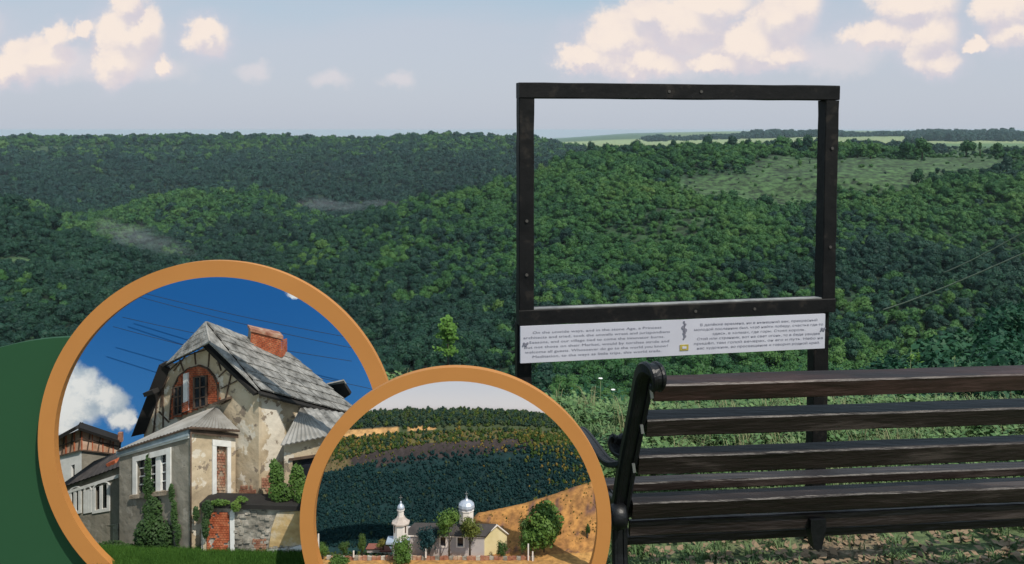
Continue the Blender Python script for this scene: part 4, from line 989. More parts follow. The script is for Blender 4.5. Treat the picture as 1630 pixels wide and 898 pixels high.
# annex roof with corrugation and wall
def corr(patch, n, name, m, par, amp=.0018, tri_=False, rows=2):
    mb = MB(); vs = []; fs = []; K = n*4
    for j in range(rows+1):
        for i in range(K+1): vs.append(patch.pt(i/K, j/rows, amp*math.sin(i/4*2*math.pi)+.003*(j < rows)*0))
    for j in range(rows):
        for i in range(K): fs.append((j*(K+1)+i, j*(K+1)+i+1, (j+1)*(K+1)+i+1, (j+1)*(K+1)+i))
    nb = len(vs); vs += [Vector(v)-patch.n*.003 for v in vs]; fs += [tuple(nb+q for q in reversed(f)) for f in fs]
    mb.add(vs, fs); return mb.build(name, m, par)
corr(Q((446, 709, .11), (520, 694, .13), (482, 648, .24), (480, 647, .24)), 9, 'annex_roof', M['tin'], ho)
corr(Q((520, 694, .13), (590, 700, .28), (570, 660, .34), (482, 648, .24)), 9, 'annex_roof', M['slate'], ho)
aw = Q((452, 800, .14), (518, 800, .15), (518, 696, .15), (452, 709, .14)); mb = MB(); aw.wall(mb, [(.20, .75, .30, .72)]); mb.build('annex_wall', M['cream'], ho)
mb = MB(); aw.blk(mb, .2, .75, .3, .72, -.013, -.010); mb.build('annex_window', M['pane'], ho)
mb = MB(); aw.blk(mb, .12, .85, .72, .76, 0, .004); mb.build('window_lintel', M['timber'], ho)
aw2 = Q((518, 800, .15), (590, 800, .30), (590, 700, .30), (518, 696, .15)); mb = MB(); aw2.blk(mb, 0, 1, 0, 1, -.01, 0); mb.build('annex_wall', M['cream'], ho)
# bay: front, side, roof
bf = Q((190, 872, .20), (302, 880, .075), (302, 682, .075), (190, 716, .20))
def buv(px, py):
    u = (px-190)/112.0; yb = 872+8*u; yt = 716-34*u; return u, (yb-py)/(yb-yt)
hu0, hv0 = buv(220, 786); hu1, hv1 = buv(268, 722)
mb = MB(); bf.wall(mb, [(hu0, hu1, hv0, hv1)]); mb.build('bay_wall', M['greyplaster'], ho)
mb = MB(); bf.blk(mb, hu0, hu1, hv0, hv1, -.013, -.010); w_ = mb.build('window', M['pane'], ho)
mb = MB(); 
for (a, b, c, d) in ((hu0-.055, hu0, hv0-.0, hv1+.05), (hu1, hu1+.055, hv0, hv1+.05), (hu0, hu1, hv1, hv1+.05)): bf.blk(mb, a, b, c, d, 0, .004)
mb.build('window_surround', M['whitetrim'], w_)
mb = MB(); bf.blk(mb, hu0+.60*(hu1-hu0), hu0+.76*(hu1-hu0), hv0, hv1, -.009, -.001); mb.build('mullion', M['whitetrim'], w_)
mb = MB()
for t in (.2, .38, .9):
    bf.blk(mb, hu0+t*(hu1-hu0)-.006, hu0+t*(hu1-hu0)+.006, hv0, hv1, -.009, -.006)
for t in (.25, .5, .75): bf.blk(mb, hu0, hu1, hv0+t*(hv1-hv0)-.006, hv0+t*(hv1-hv0)+.006, -.0085, -.006)
mb.build('glazing_bar', M['whitetrim'], w_)
mb = MB(); bf.blk(mb, hu0-.08, hu1+.08, hv0-.035, hv0, 0, .009); mb.build('window_sill', M['mortar'], w_)
mb = MB(); bf.blk(mb, -.01, 1.01, .945, .998, 0, .008); mb.build('cornice', M['bluetrim'], ho)
mb = MB(); bf.blk(mb, -.01, 1.0, .925, .944, 0, .004); mb.build('cornice_band', M['whitetrim'], ho)
bsd = Q((302, 880, .075), (375, 872, .175), (375, 690, .175), (302, 682, .075))
mb = MB(); bsd.wall(mb, [(.56, .80, .40, .88)]); mb.build('bay_wall', M['cream'], ho)
mb = MB(); bsd.blk(mb, .56, .80, .40, .88, -.013, -.009); nb_ = mb.build('blocked_window', M['mortar'], ho)
mb = MB(); bsd.bricks(mb, .56, .80, .40, .88, 4, 20, -.009, -.006, .85); mb.build('infill_brickwork', M['oldbrick'], nb_, kind='stuff')
mb = MB(); bsd.blk(mb, .47, .56, .40, .90, 0, .004); bsd.blk(mb, .80, .88, .40, .90, 0, .004); bsd.blk(mb, .47, .88, .88, .93, .0, .005); mb.build('window_surround', M['whitetrim'], nb_)
mb = MB(); bsd.blk(mb, .42, 1.0, .345, .385, 0, .010); mb.build('window_sill', M['stone'], nb_)
mb = MB(); bsd.blk(mb, 0, 1.02, .965, .998, 0, .010); mb.build('cornice', M['timber'], ho)
# bay roof: front slope thin, side slope wide corrugated
corr(Q((188, 716, .19), (303, 679, .062), (343, 648, .20), (300, 664, .24)), 22, 'bay_roof', M['tin'], ho, .0012)
corr(Q((303, 679, .062), (380, 684, .165), (345, 648, .205), (343, 648, .20)), 13, 'bay_roof', M['tin'], ho)
mb = MB(); mb.bar(h(188, 718, .188), h(303, 681, .060), .004, .006, FW); mb.bar(h(303, 681, .060), h(381, 686, .163), .004, .006, FW); mb.build('gutter', M['timber'], ho)
mb = MB(); mb.tube([h(304, 682, .068), h(304, 880, .068)], .002, 6); mb.build('downpipe', M['timber'], ho)
# fallen-plaster stone plinth patches on the bay side and terrace wall
tw = Q((303, 886, .066), (520, 884, .055), (520, 806, .055), (303, 800, .070))
def tuv(px, py): u = (px-303)/217.0; return u, (885-py)/(82+3*u)
ter = empty('terrace_wall', h(410, 884, .06), 'crumbling rubble terrace wall with brick patches below the manor', 'wall')
mb = MB(); tw.blk(mb, .08, 1, 0, .93, -.06, 0); mb.build('core', M['stone'], ter)
mb = MB(); tw.blk(mb, .08, 1, .94, 1.02, -.065, .012); mb.build('coping', M['darkeave'], ter)
mb = MB(); tw.bricks(mb, *(.125, .29), .04, .84, 8, 18, .0005, .004, .95, lambda u, v: mn.noise(Vector((u*22, v*5, 3))) > -.22); mb.build('brickwork', M['brick'], ter, kind='stuff')
mb = MB(); tw.bricks(mb, *(.46, .56), .0, .34, 5, 8, .0005, .004, .9); mb.build('brickwork', M['oldbrick'], ter, kind='stuff')
for nm, pts, mt in (('plaster_patch', [(.10, .05), (.12, .05), (.125, .9), (.09, .92)], M['cream']), ('plaster_patch', [(.30, .02), (.33, .03), (.33, .86), (.31, .9), (.295, .84)], M['whitetrim']), ('plaster_patch', [(.58, .16), (.80, .22), (.92, .32), (.98, .48), (.97, .86), (.80, .90), (.64, .86), (.60, .55)], M['ochreplaster']), ('plaster_patch', [(.42, .04), (.62, .02), (.98, .10), (1., .44), (.90, .30), (.74, .16), (.60, .14)], M['whitetrim']), ('plaster_patch', [(.88, .62), (.97, .60), (.98, .86), (.88, .88)], M['whitetrim'])):
    poly(tw, pts, .0006+.0005*random.random(), .003+.002*random.random(), nm, mt, ter)
stn = MB()
for _ in range(150):
    u, v = random.uniform(.32, .97), random.uniform(.03, .88)
    if .58 < u and v > .2: continue
    r = random.uniform(.010, .02); tw.blk(stn, u-r, u+r, v-r*1.6, v+r*1.6, 0, random.uniform(.002, .0055))
stn.build('rubble_stone', M['stone'], ter, kind='stuff')
# peeled plaster shapes on the cream walls
for pt_, u_, v_, mt in ((gab, (guv(378, 0)[0], guv(410, 0)[0]), (.13, .30), 'oldbrick'), (sw, (.02, .30), (.06, .27), 'oldbrick'), (bsd, (.45, .98), (.10, .27), 'oldbrick')):
    cu_, cv_ = sum(u_)/2, sum(v_)/2; mb = MB()
    pt_.bricks(mb, *u_, *v_, 9, 9, 0, .0022, 1, lambda u, v: ((u-cu_)/(u_[1]-cu_))**2+((v-cv_)/(v_[1]-cv_))**2 < 1+.5*mn.noise(Vector((u*40, v*40, 0)))); mb.build('exposed_brickwork', M[mt], ho, kind='stuff')
# left wing and tower
lw = Q((90, 872, .36), (190, 874, .27), (190, 738, .27), (90, 776, .36))
lh = []
def luv(px, py): u = (px-90)/100.0; yb = 872+2*u; yt = 776-38*u; return u, (yb-py)/(yb-yt)
wins = [(114, 128, 782, 815), (138, 145, 780, 812), (152, 173, 776, 812)]
wg = empty('wing_building', h(140, 872, .31), 'low grey wing with arched white windows left of the manor', 'building')
holes = [(luv(a, d)[0], luv(b, d)[0], luv(a, d)[1], luv(a, c)[1]) for a, b, c, d in wins]
mb = MB(); lw.wall(mb, holes); mb.build('wall', M['greyplaster'], wg)
for hl in holes:
    mb = MB(); lw.blk(mb, *hl, -.012, -.008); wn = mb.build('window', M['pane'], wg)
    mb = MB(); us, ue, vs_, ve = hl; mu = (us+ue)/2
    for (a, b, c, d) in ((us-.03, us+.012, vs_, ve), (ue-.012, ue+.03, vs_, ve), (us-.03, ue+.03, vs_-.04, vs_), (mu-.02, mu+.02, vs_, ve)): lw.blk(mb, a, b, c, d, 0, .003)
    mb.build('window_frame', M['whitetrim'], wn)
    mb = MB(); n_ = 7; rr_ = (ue-us)/2+.02
    lw.bars(mb, [(mu+rr_*math.cos(math.pi*q/n_), ve-.02+.07*math.sin(math.pi*q/n_)) for q in range(n_+1)], .0035, .0, .004); mb.build('window_arch', M['whitetrim'], wn)
mb = MB(); lw.blk(mb, 0, 1, .84, .88, 0, .004); mb.build('string_course', M['whitetrim'], wg)
mb = MB(); lw.blk(mb, 0, 1, .0, .30, 0.0, .004); mb.build('plinth', M['stone'], wg)
corr(Q((86, 780, .35), (192, 742, .25), (196, 716, .33), (150, 734, .36)), 16, 'roof', M['churchroof'], wg, .001)
tg = empty('tower_house', h(130, 775, .42), 'square tower house with half-timbered top storey left of the manor', 'building')
tf = Q((80, 790, .44), (130, 775, .40), (130, 716, .40), (80, 730, .44)); tf2 = Q((130, 775, .40), (190, 760, .46), (190, 720, .46), (130, 716, .40))
tf_t = Q((80, 730, .44), (130, 717, .398), (130, 682, .398), (80, 704, .44)); tf2_t = Q((130, 717, .398), (192, 724, .46), (192, 700, .46), (130, 682, .398))
mb = MB(); tf.wall(mb, [(.24, .38, .1, .6), (.62+.05, .62+.16, .3, .66)]); mb.build('wall', M['whitetrim'], tg)
mb = MB(); tf.blk(mb, .24, .38, .1, .6, -.012, -.008); mb.build('window', M['pane'], tg); mb = MB(); tf.blk(mb, .67, .78, .3, .66, -.012, -.008); mb.build('window', M['pane'], tg)
mb = MB(); tf2.blk(mb, 0, 1, 0, 1, -.01, 0); mb.build('wall', M['greyplaster'], tg)
for P_ in (tf_t, tf2_t):
    mb = MB(); P_.blk(mb, 0, 1, 0, 1, -.01, .002); mb.build('timbered_storey', mat('faded_brick_infill', [(.35, .18, .10), (.55, .40, .30)], 40, .9), tg)
    for q in range(8):
        mb = MB(); P_.bars(mb, [(q/7.5, .02), (q/7.5+(.08 if q % 2 else 0), .98)], .003, .002, .005); mb.build('timber', M['timber'] if q % 2 else M['brick'], tg)
    for v_ in (.03, .55): mb = MB(); P_.bars(mb, [(0, v_), (1, v_)], .003, .002, .006); mb.build('timber', M['timber'], tg)
mb = MB(); mb.bar(h(78, 705, .43), h(127, 678, .385), .010, .03, FW); mb.bar(h(126, 678, .385), h(192, 700, .45), .008, .03, FW); mb.build('roof', M['darkeave'], tg)
mb = MB(); mb.bar(h(192, 703, .44), h(192, 688, .44), .012, .01, FW); mb.build('chimney', M['oldbrick'], tg)
mb = MB(); mb.bar(h(176, 744, .30), h(190, 738, .29), .03, .02, FW); mb.build('dormer', M['brick'], tg)
# wires
for k, (a, b) in enumerate((((215, 471), (600, 562)), ((225, 466), (600, 545)), ((195, 505), (560, 575)), ((180, 520), (620, 625)))):
    A_, B_ = h(*a, .53), h(*b, .50); mb = MB(); mb.tube([A_.lerp(B_, t)-UP*.008*math.sin(math.pi*t) for t in [i/12 for i in range(13)]], .0008, 4)
    mb.build('overhead_wire', M['wire'], label=['second', 'topmost', 'third', 'lowest'][k]+' dark wire crossing the blue sky above the manor roof', cat='wire')
# lawn in front of the manor, tray, ivy and shrubs
def lawn_y(d): return float(np.interp(d, [0, .03, .06, .2, .4, .58], [908, 889, 880, 872, 868, 864]))
mb = MB(); vs = []; nx, ny = 40, 24
for j in range(ny+1):
    for i in range(nx+1):
        x = 80+530*i/nx; t = j/ny; d = .004+.56*t; y = lawn_y(d)+.8*random.random()
        vs.append(h(x, y if j else 960, d))
mb.add(vs, [(j*(nx+1)+i, j*(nx+1)+i+1, (j+1)*(nx+1)+i+1, (j+1)*(nx+1)+i) for j in range(ny) for i in range(nx)], True); mb.build('lawn', M['lawnbase'], kind='structure')
cl_ = newcoll('lawn_tufts')
for i in range(3): tuft('lawn_tuft_%02d' % i, 22, .012, .009, .0006, 50+i, cl_, M['lawn'])
for o in cl_.objects:
    for v in o.data.vertices: v.co.x *= .25; v.co.y *= .25
P_ = []; 
for _ in range(9000):
    x = random.uniform(150, 560); t = random.random()**1.6*.22; d_ = .004+.56*t; P_.append(tuple(h(x, lawn_y(d_), d_)))
scl = rng.uniform(.4, 1.3, len(P_)); scatter('lawn_grass', P_, rng.uniform(0, 6.28, len(P_)), np.stack([scl*1.3, scl*1.3, scl], 1), rng.integers(0, 3, len(P_)), cl_, kind='stuff', label='bright green grass in front of the manor', cat='grass')
def leaves_on(regs, n, size, name, m, label, cat, disp, parent=None):
    """leaf clusters spread over small ellipsoids: (px,py,depth,rx,ry)"""
    C = []; Nn = []; tot = sum(r[3]*r[4] for r in regs)
    for (px, py, d, rx, ry) in regs:
        k = max(12, int(n*rx*ry/tot)); c = PD(px, py, disp+d); s = (disp+d)/F
        for _ in range(k):
            v = Vector((random.gauss(0, 1), random.gauss(0, 1), random.gauss(0, 1))).normalized()*random.random()**.35
            C.append(tuple(c+RT*v.x*rx*s+UP*v.z*ry*s+FW*(v.y*min(rx, ry)*s*.6)))
            q = Vector((v.x*.5, -.8+v.y*.3, .5+v.z*.5))+Vector((random.gauss(0, .4), random.gauss(0, .4), random.gauss(0, .4))); Nn.append(tuple(q.normalized()))
    C = np.array(C); org = np.array([C[:, 0].mean(), C[:, 1].mean(), C[:, 2].min()])
    o = bpy.data.objects.new(name, quads_mesh(name, C-org, np.array(Nn), rng.uniform(.6, 1.4, (len(C), 1))*size, [m], 1.2)); COL.objects.link(o); o.location = org
    if parent: o.parent = parent; o.location = Vector(org)-parent.location
    return tag(o, label, cat)
leaves_on([(236, 745, .135, 5, 22), (236, 775, .130, 9, 22), (243, 812, .12, 16, 22), (243, 850, .105, 27, 30), (225, 855, .12, 14, 22), (262, 856, .10, 14, 26)], 3200, .0032, 'ivy', M['ivy'], 'dark ivy climbing the grey bay to its window', 'ivy', D1)
leaves_on([(273, 785, .09, 5, 16), (277, 820, .088, 5, 26), (283, 850, .082, 5, 20)], 700, .0028, 'ivy', M['ivy'], 'thin strand of ivy right of the bay window', 'ivy', D1)
leaves_on([(330, 810, .05, 9, 14), (327, 838, .05, 6, 20), (312, 818, .055, 5, 12)], 900, .0026, 'ivy', M['ivy'], 'ivy hanging over the left end of the terrace wall', 'ivy', D1)
leaves_on([(375, 806, .045, 8, 9), (350, 800, .05, 16, 5), (385, 795, .05, 10, 5)], 500, .0024, 'creeper', M['green2'], 'small creeper on the coping of the terrace wall', 'creeper', D1)
leaves_on([(440, 760, .085, 12, 24), (447, 785, .08, 20, 16), (436, 742, .09, 7, 12)], 1500, .0030, 'shrub', M['green2'], 'leafy shrub on the terrace beside the cream wall', 'shrub', D1)
leaves_on([(473, 768, .08, 13, 30), (482, 790, .075, 14, 14)], 1300, .0030, 'shrub', M['green2'], 'darker shrub on the terrace nearest the church inset', 'shrub', D1)
leaves_on([(180, 868, .16, 24, 8), (150, 870, .18, 16, 6), (205, 872, .14, 14, 6)], 700, .0026, 'undergrowth', M['ivy'], 'weedy growth along the foot of the grey wing', 'undergrowth', D1)

# ------------------------------------------------------------------ church valley model (inset two)
def g2(px, py, d): return PD(px, py, D2+d)
X2 = np.array([480, 540, 600, 660, 700, 740, 760, 800, 850, 900, 945, 975.])
rowd = [.0, .05, .085, .12, .17, .235, .255, .275, .30, .33, .345, .365, .385, .40, .412]
rowy = [[960]*12, [899]*12, [891]*12, [885, 885, 885, 885, 885, 885, 885, 884, 880, 876, 872, 870],
        [882, 882, 882, 882, 882, 880, 876, 866, 850, 838, 828, 822],
        [884, 884, 884, 884, 882, 840, 816, 808, 796, 780, 765, 757],
        [888]*6+[860, 850, 840, 820, 800, 790], [860]*6+[850, 840, 820, 800, 780, 770],
        [830, 830, 825, 820, 815, 812, 810, 806, 795, 775, 755, 750],
        [770, 760, 748, 738, 734, 730, 728, 724, 720, 718, 715, 712],
        [752, 740, 724, 712, 708, 705, 704, 702, 700, 702, 706, 710],
        [720, 712, 704, 698, 696, 694, 693, 692, 692, 696, 702, 706],
        [700, 692, 688, 684, 682, 680, 680, 678, 680, 686, 694, 700],
        [672, 668, 664, 662, 661, 660, 660, 660, 664, 674, 688, 696],
        [664, 660, 657, 655, 655, 655, 655, 656, 660, 670, 684, 694]]
fx2 = np.linspace(484, 968, 90); tt = np.linspace(0, len(rowd)-1, 110)
RY = np.array([np.interp(fx2, X2, r) for r in rowy]); RD = np.array(rowd)
G2 = []; cov = []
for t in tt:
    i = min(int(t), len(rowd)-2); f = t-i; d = RD[i]*(1-f)+RD[i+1]*f
    for j, x in enumerate(fx2):
        y = RY[i, j]*(1-f)+RY[i+1, j]*f
        nn = mn.fractal(Vector((x/14, t*1.7, 2)), 1, 2, 4)
        G2.append(g2(x, y-nn*1.5*(t > 1), d))
        og = Vector((.46, .22, .06)); 
        if t < 2.6: c = Vector((.46, .24, .07))
        elif t < 5.3:
            c = og.lerp(Vector((.22, .10, .035)), min(1, max(0, .5+1.1*nn))) if x > 700 else Vector((.10, .10, .04))
            if nn > .35: c = Vector((.14, .07, .05))
        elif t < 9.2: c = Vector((.006, .032, .034))  # shade of the wooded slope painted into the ground colour
        elif t < 10.4: c = Vector((.042, .032, .032)) if 560 < x < 850 else Vector((.12, .09, .04))
        elif t < 11.6: c = Vector((.10, .085, .03))
        elif t < 12.3: c = Vector((.52, .30, .12)) if (x < 632 or (650 < x < 695 and t > 11.9)) else Vector((.05, .07, .03))
        else: c = Vector((.02, .04, .03))
        cov.append((c.x, c.y, c.z, 1))
me = bpy.data.meshes.new('valley_terrain'); nx = len(fx2)
me.from_pydata([tuple(v) for v in G2], [], [(i*nx+j, i*nx+j+1, (i+1)*nx+j+1, (i+1)*nx+j) for i in range(len(tt)-1) for j in range(nx-1)])
me.polygons.foreach_set('use_smooth', [True]*len(me.polygons)); ca = me.color_attributes.new('cover', 'FLOAT_COLOR', 'POINT'); ca.data.foreach_set('color', np.array(cov).ravel())
me.materials.append(attrmat('model_ground', bs=90, mul=.7, add=.6)); o = bpy.data.objects.new('valley_terrain', me); COL.objects.link(o); tag(o, kind='structure')
mini = newcoll('mini_trees')
for k, mm in enumerate(('tinyshade', 'tinyridge', 'tinytree', 'tinyautumn')):
    for i in range(3): crown_obj('mini_%d%d' % (k, i), M[mm], 6, 300, .13, [1, 1.25, .85][i], 500+k*10+i, mini, trunk=False)
def surf2(x, t):
    i = min(int(t), len(rowd)-2); f = t-i; y = np.interp(x, X2, rowy[i])*(1-f)+np.interp(x, X2, rowy[i+1])*f; return y, RD[i]*(1-f)+RD[i+1]*f
PT = []; SC = []; IX = []
def put(x, t, k, s):
    y, d = surf2(x, t)
    if (x-725)**2+(y-833)**2 > 236**2: return
    s *= .78; p = g2(x, y, d); r = s*(D2+d)/F; PT.append(tuple(p-UP*r*.4)); SC.append((r, r, r*random.uniform(.9, 1.4))); IX.append(k*3+random.randrange(3))
for _ in range(10500): 
    x = random.uniform(486, 966); t = 6.6+2.9*random.random()
    if t > 8.9 and 600 < x < 850 and random.random() < .8: continue
    put(x, t, 0 if random.random() < .93-.5*max(0, (x-840)/120) else random.choice((1, 3, 2)) if x > 840 else 1, random.uniform(1.6, 4.4))
for _ in range(1300): put(random.uniform(490, 640) if random.random() < .5 else random.uniform(600, 960), random.uniform(10.2, 11.7), random.choice((2, 3, 2, 1, 1, 2, 2)), random.uniform(1.8, 4.6))
for _ in range(600): put(min(960, 960-abs(random.gauss(0, 70))), random.uniform(8.8, 11), random.choice((3, 2, 2, 2)), random.uniform(2.4, 5.2))
for _ in range(130): put(random.uniform(490, 860), random.uniform(9.5, 10.2), random.choice((3, 2)), random.uniform(1.2, 2.6))
for _ in range(2600):
    x = random.uniform(486, 966); t = random.uniform(12.1, 14)
    if x < 640 and t < 12.35: continue
    put(x, t, 1 if random.random() < .75 else 2, random.uniform(2.6, 5.4))
for _ in range(420):
    x = random.uniform(750, 955); t = random.uniform(3.2, 5.0)
    if mn.noise(Vector((x/18, t*2.2, 7))) > -.05: put(x, t, random.choice((3, 3, 2)), random.uniform(.5, 1.9))
for _ in range(70): put(random.uniform(490, 640), random.uniform(2.6, 4.5), random.choice((2, 2, 1)), random.uniform(2, 4.5))
scatter('valley_forest', PT, rng.uniform(0, 6.28, len(PT)), SC, IX, mini, kind='stuff', label='dark wood with painted-in shade and autumn-tinted trees on the slopes behind the church', cat='forest')

cu = empty('church', g2(715, 884, .12), 'small pale Orthodox church with bell tower and silver dome', 'church')
def lathe(cx, prof, d, name, m, par, seg=8, rot=22.5):
    mb = MB(); s = (D2+d)/F; vs = []; fs = []
    for (r, y) in prof:
        c = g2(cx, y, d)
        for k in range(seg):
            a = R(rot)+2*math.pi*k/seg; vs.append(c+RT*math.cos(a)*r*s+FW*math.sin(a)*r*s)
    for i in range(len(prof)-1):
        for k in range(seg): fs.append((i*seg+k, i*seg+(k+1) % seg, (i+1)*seg+(k+1) % seg, (i+1)*seg+k))
    fs.append(tuple(range(seg-1, -1, -1))); fs.append(tuple((len(prof)-1)*seg+k for k in range(seg)))
    mb.add(vs, fs, seg > 12); return mb.build(name, m, par)
def Q2(*p): return Patch(*[g2(*q) for q in p])
nave = Q2((640, 885, .115), (771, 885, .105), (771, 853, .105), (640, 851, .115))
wh = [(.455, .53, .45, .92), (.72, .81, .45, .92), (.17, .25, .40, .78)]
wh = [(( 701-640)/131, (710-640)/131, .46, .92), ((728-640)/131, (738-640)/131, .46, .92), ((681-640)/131, (689-640)/131, .42, .82)]
mb = MB(); nave.wall(mb, wh, -.04, 0); mb.build('nave_wall', M['churchwall'], cu)
for q in wh:
    mb = MB(); nave.blk(mb, *q, -.008, -.005); wn = mb.build('window', M['pane'], cu)
    mb = MB(); a, b, c, d = q
    for (a1, b1, c1_, d1_) in ((a-.015, a+.004, c-.04, d+.04), (b-.004, b+.015, c-.04, d+.04), (a, b, d-.01, d+.05), (a, b, c-.05, c+.01)): nave.blk(mb, a1, b1, c1_, d1_, 0, .0015)
    mb.build('window_frame', M['churchwhite'], wn)
mb = MB(); nave.blk(mb, 0, 1, .94, 1, 0, .003); mb.build('cornice', M['churchwhite'], cu)
slab3([g2(640, 851, .112), g2(773, 854, .10), g2(790, 834, .125), g2(660, 832, .14)], .004, 'nave_roof', M['churchroof'], cu)
gp = Q2((770, 885, .105), (807, 880, .15), (807, 850, .15), (770, 853, .105))
poly(gp, [(0, 0), (1, 0), (1, 1), (.53, 1.50), (0, 1)], -.004, 0, 'gable_wall', M['gableyellow'], cu)
mb = MB(); gp.bars(mb, [(0, 1.02), (.53, 1.52), (1.03, 1.0)], .0022, 0, .004); mb.build('gable_trim', M['churchwhite'], cu)
# porch roof (blue) and low link
slab3([g2(650, 846, .12), g2(664, 846, .12), g2(672, 834, .14), g2(660, 836, .14)], .003, 'link_roof', mat('blue_tin', [(.16, .28, .48)], 9, .5), cu)
lathe(638, [(13.2, 886), (13.2, 859), (12.0, 858), (12.0, 833)], .105, 'bell_tower', M['churchwhite'], cu)
lathe(638, [(12.2, 834), (14.8, 832.5), (14.8, 830.5), (12.0, 829), (8.2, 825.5), (6.0, 821.5)], .105, 'tower_cornice', M['towerroof'], cu)
lathe(638, [(5.0, 823), (5.0, 812.5), (6.4, 812), (6.4, 810.5)], .105, 'lantern', M['churchwhite'], cu)
lathe(638, [(5.6, 810.5), (6.0, 807.5), (4.6, 804.5), (2.0, 802), (1.2, 800.5), (1.6, 799), (0.5, 797.5)], .105, 'tower_dome', M['silver'], cu, 20)
for cx in (629.5, 644.5):
    mb = MB(); mb.bar(g2(cx, 848, .0975-.001*(cx > 640)), g2(cx, 836, .0975-.001*(cx > 640)), .0055, .004, FW); mb.build('bell_opening', M['timber'], cu)
for cx, cy0, d in ((638, 797, .105), (742.5, 791, .12)):
    mb = MB(); mb.bar(g2(cx, cy0+3, d), g2(cx, cy0-9, d), .0011, .0011, FW); mb.bar(g2(cx-2.6, cy0-5, d), g2(cx+2.6, cy0-5, d), .0011, .0012, FW); mb.build('cross', M['bolt'], cu)
mb = MB(); mb.bar(g2(616, 860, .10), g2(652, 860, .10), .004, .03, FW); mb.build('tower_base_roof', mat('blue_grey_tin', [(.35, .42, .52)], 9, .5), cu)
lathe(742.5, [(11.8, 832), (11.8, 812), (13, 811.5), (13, 810)], .125, 'dome_drum', M['churchwhite'], cu)
lathe(742.5, [(12.2, 810), (13.4, 806), (12.6, 802), (9.2, 798.5), (4.0, 796), (1.8, 793.5), (.9, 789)], .125, 'dome', M['silver'], cu, 10)
# outbuildings
for k, (x0, x1, y0, y1, lb) in enumerate(((584, 606, 868, 880, 'small shed with a red-brown roof left of the church'), (606, 622, 872, 882, 'low whitewashed hut beside the bell tower'))):
    hb = empty('shed', g2((x0+x1)/2, y1, .13), lb, 'shed'); P = Q2((x0, y1, .13), (x1, y1, .13), (x1, y0+5, .13), (x0, y0+5, .13)); mb = MB(); P.blk(mb, 0, 1, 0, 1, -.02, 0); mb.build('wall', M['churchwhite'] if k else M['churchwall'], hb)
    slab3([g2(x0-2, y0+6, .127), g2(x1+2, y0+6, .127), g2(x1-3, y0-3, .14), g2(x0+3, y0-3, .14)], .002, 'roof', mat('red_brown_roof%d' % k, [(.20, .07, .05)], 9, .8), hb)
# boundary wall
cw = empty('boundary_wall', g2(700, 893, .08), 'low reddish stone wall along the road before the church', 'wall')
for k in range(46):
    xa = 520+k*7.2; P = Q2((xa, 893, .082), (xa+6.6, 893, .082), (xa+6.6, 886+random.uniform(-1, 1), .082), (xa, 886+random.uniform(-1, 1), .082)); mb = MB(); P.blk(mb, 0, 1, 0, 1, -.004, random.uniform(0, .0015)); mb.build('stone', M['oldbrick' if k % 3 else 'stone'], cw)
for k, (x, y0, y1) in enumerate(((563, 877, 887), (678, 874, 888), (841, 866, 892), (848, 878, 893), (507, 850, 888))):
    mb = MB(); mb.bar(g2(x, y1, .078), g2(x, y0, .078), .0026, .0026, FW)
    mb.build('gate_post' if k < 4 else 'pole', M['churchwhite'], label=['small white post left of the bell tower', 'white post before the nave by the wall', 'taller white post at the right end of the wall', 'short white post at the right end of the wall', 'thin pole at the left edge of the church inset display'][k], cat='post')
def mtree(px, yb, yt, wpx, d, m, label, seed, n=1500, lift=False):
    hh = (yb-yt)*(D2+d)/F; b = g2(px, yb, d); r = wpx/2*(D2+d)/F; root = empty('tree', b, label, 'tree')
    C, Nn, sz, ex = crown_data(10, n, .06, 1.0, seed, .55); s = np.array([r, r, hh/1.75])
    if lift: s = s*np.array([1, 1, .62])
    me = quads_mesh('crown', C*s, Nn, sz*r*.95, [m], 1.2, [((np.array(e[0])*s).tolist(), e[1], 0) for e in ex])
    o = bpy.data.objects.new('crown', me); COL.objects.link(o); o.parent = root; o.location.z = hh*.37 if lift else 0
    t = MB(); t.tube([b-UP*.004, b+UP*hh*.3, b+UP*hh*.7], [.0022, .0018, .0008], 6); t.tube([b+UP*hh*.25, b+UP*hh*.6+RT*r*.5], [.0012, .0006], 5); t.build('trunk', M['barktree'], root)
mtree(642, 905, 846, 38, .06, M['green2'], 'bushy green tree in front of the bell tower', 21)
mtree(715, 886, 806, 44, .085, M['green2'], 'taller green tree in front of the nave left of the dome', 22, lift=True)
mtree(748, 884, 818, 40, .088, M['tinytree'], 'spreading tree in front of the nave right of the dome', 23, lift=True)
mtree(683, 878, 830, 38, .095, M['tinyshade'], 'dark tree against the left part of the nave', 24)
mtree(866, 876, 800, 80, .11, M['green2'], 'large round green tree on the orange hillside', 25, 3000)
mtree(842, 882, 838, 40, .10, M['green2'], 'smaller green bush at the left foot of the large round tree', 26)
mtree(838, 860, 822, 40, .12, M['tinytree'], 'dark tree touching the large round tree on its left', 27)
mtree(798, 886, 862, 22, .09, M['tinytree'], 'small bush before the yellow gable of the church', 28)
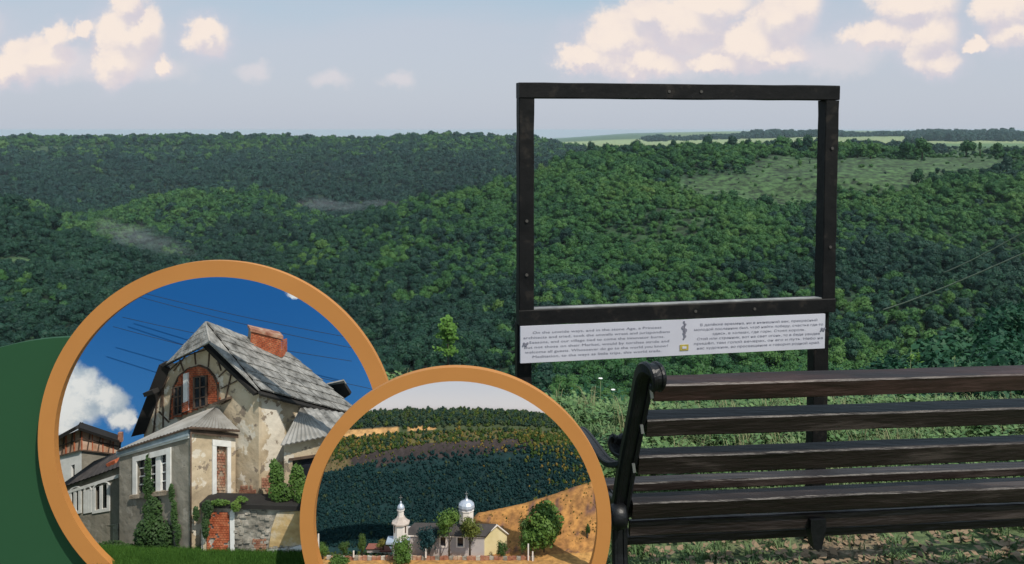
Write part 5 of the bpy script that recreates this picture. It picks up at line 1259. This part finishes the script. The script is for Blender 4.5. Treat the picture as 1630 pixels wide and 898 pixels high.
mtree(576, 884, 848, 18, .10, M['tinytree'], 'narrow dark green tree at the left of the valley floor', 29)
mtree(548, 884, 862, 24, .10, M['tinytree'], 'dark rounded bush left of the narrow tree', 30)
mtree(513, 888, 864, 20, .09, M['green2'], 'light green bush at the far left of the church inset', 31)
mtree(538, 903, 882, 36, .045, M['green2'], 'bright green foreground bush at the lower left of the church inset', 32)
mtree(610, 872, 858, 22, .12, M['tinyautumn'], 'yellow-green round tree between shed and bell tower', 33)
mtree(935, 858, 832, 10, .14, M['tinytree'], 'small dark bush on the orange slope by the rim', 34)

# trim what would stick out past the rims of the two displays
def trim(objs, cx, cy, r):
    for o in objs:
        if o.type != 'MESH' or o.modifiers: continue
        off = root_of(o).location+(o.location if o.parent else Vector((0, 0, 0)))
        for v in o.data.vertices:
            p = v.co+off; x, y, d = proj(p); k = r*r-(y-cy)**2
            if k <= 0: continue
            k = k**.5
            nx_ = min(max(x, cx-k), cx+k)
            if nx_ != x: v.co.x += (nx_-x)/F*d
names1 = ('wing_building', 'tower_house', 'lawn', 'undergrowth', 'overhead_wire')
trim([o for o in S.objects if root_of(o).name.split('.')[0] in names1], *c1, 276)
trim([o for o in S.objects if root_of(o).name.split('.')[0] in ('valley_terrain', 'boundary_wall')], *c2, 240)

# ================================================================== HAZE
hz = MB(); hz.box((0, 7600, -67.5), Vector((17500, 0, 0)), Vector((0, 9500, 0)), Vector((0, 0, 73.5)))
hm = bpy.data.materials.new('haze_air'); hm.use_nodes = True; nt = hm.node_tree; nt.nodes.clear()
oo = N(nt, 'ShaderNodeOutputMaterial'); vp = N(nt, 'ShaderNodeVolumePrincipled'); vp.inputs['Color'].default_value = (.70, .90, 1, 1); vp.inputs['Density'].default_value = .00005; vp.inputs['Anisotropy'].default_value = 0.0
nt.links.new(vp.outputs[0], oo.inputs['Volume']); hz.build('haze', hm, kind='stuff', label='pale blue air haze over the valley', cat='haze')
print('objects', len(S.objects), 'tris', sum(len(o.data.polygons) for o in S.objects if o.type == 'MESH'))
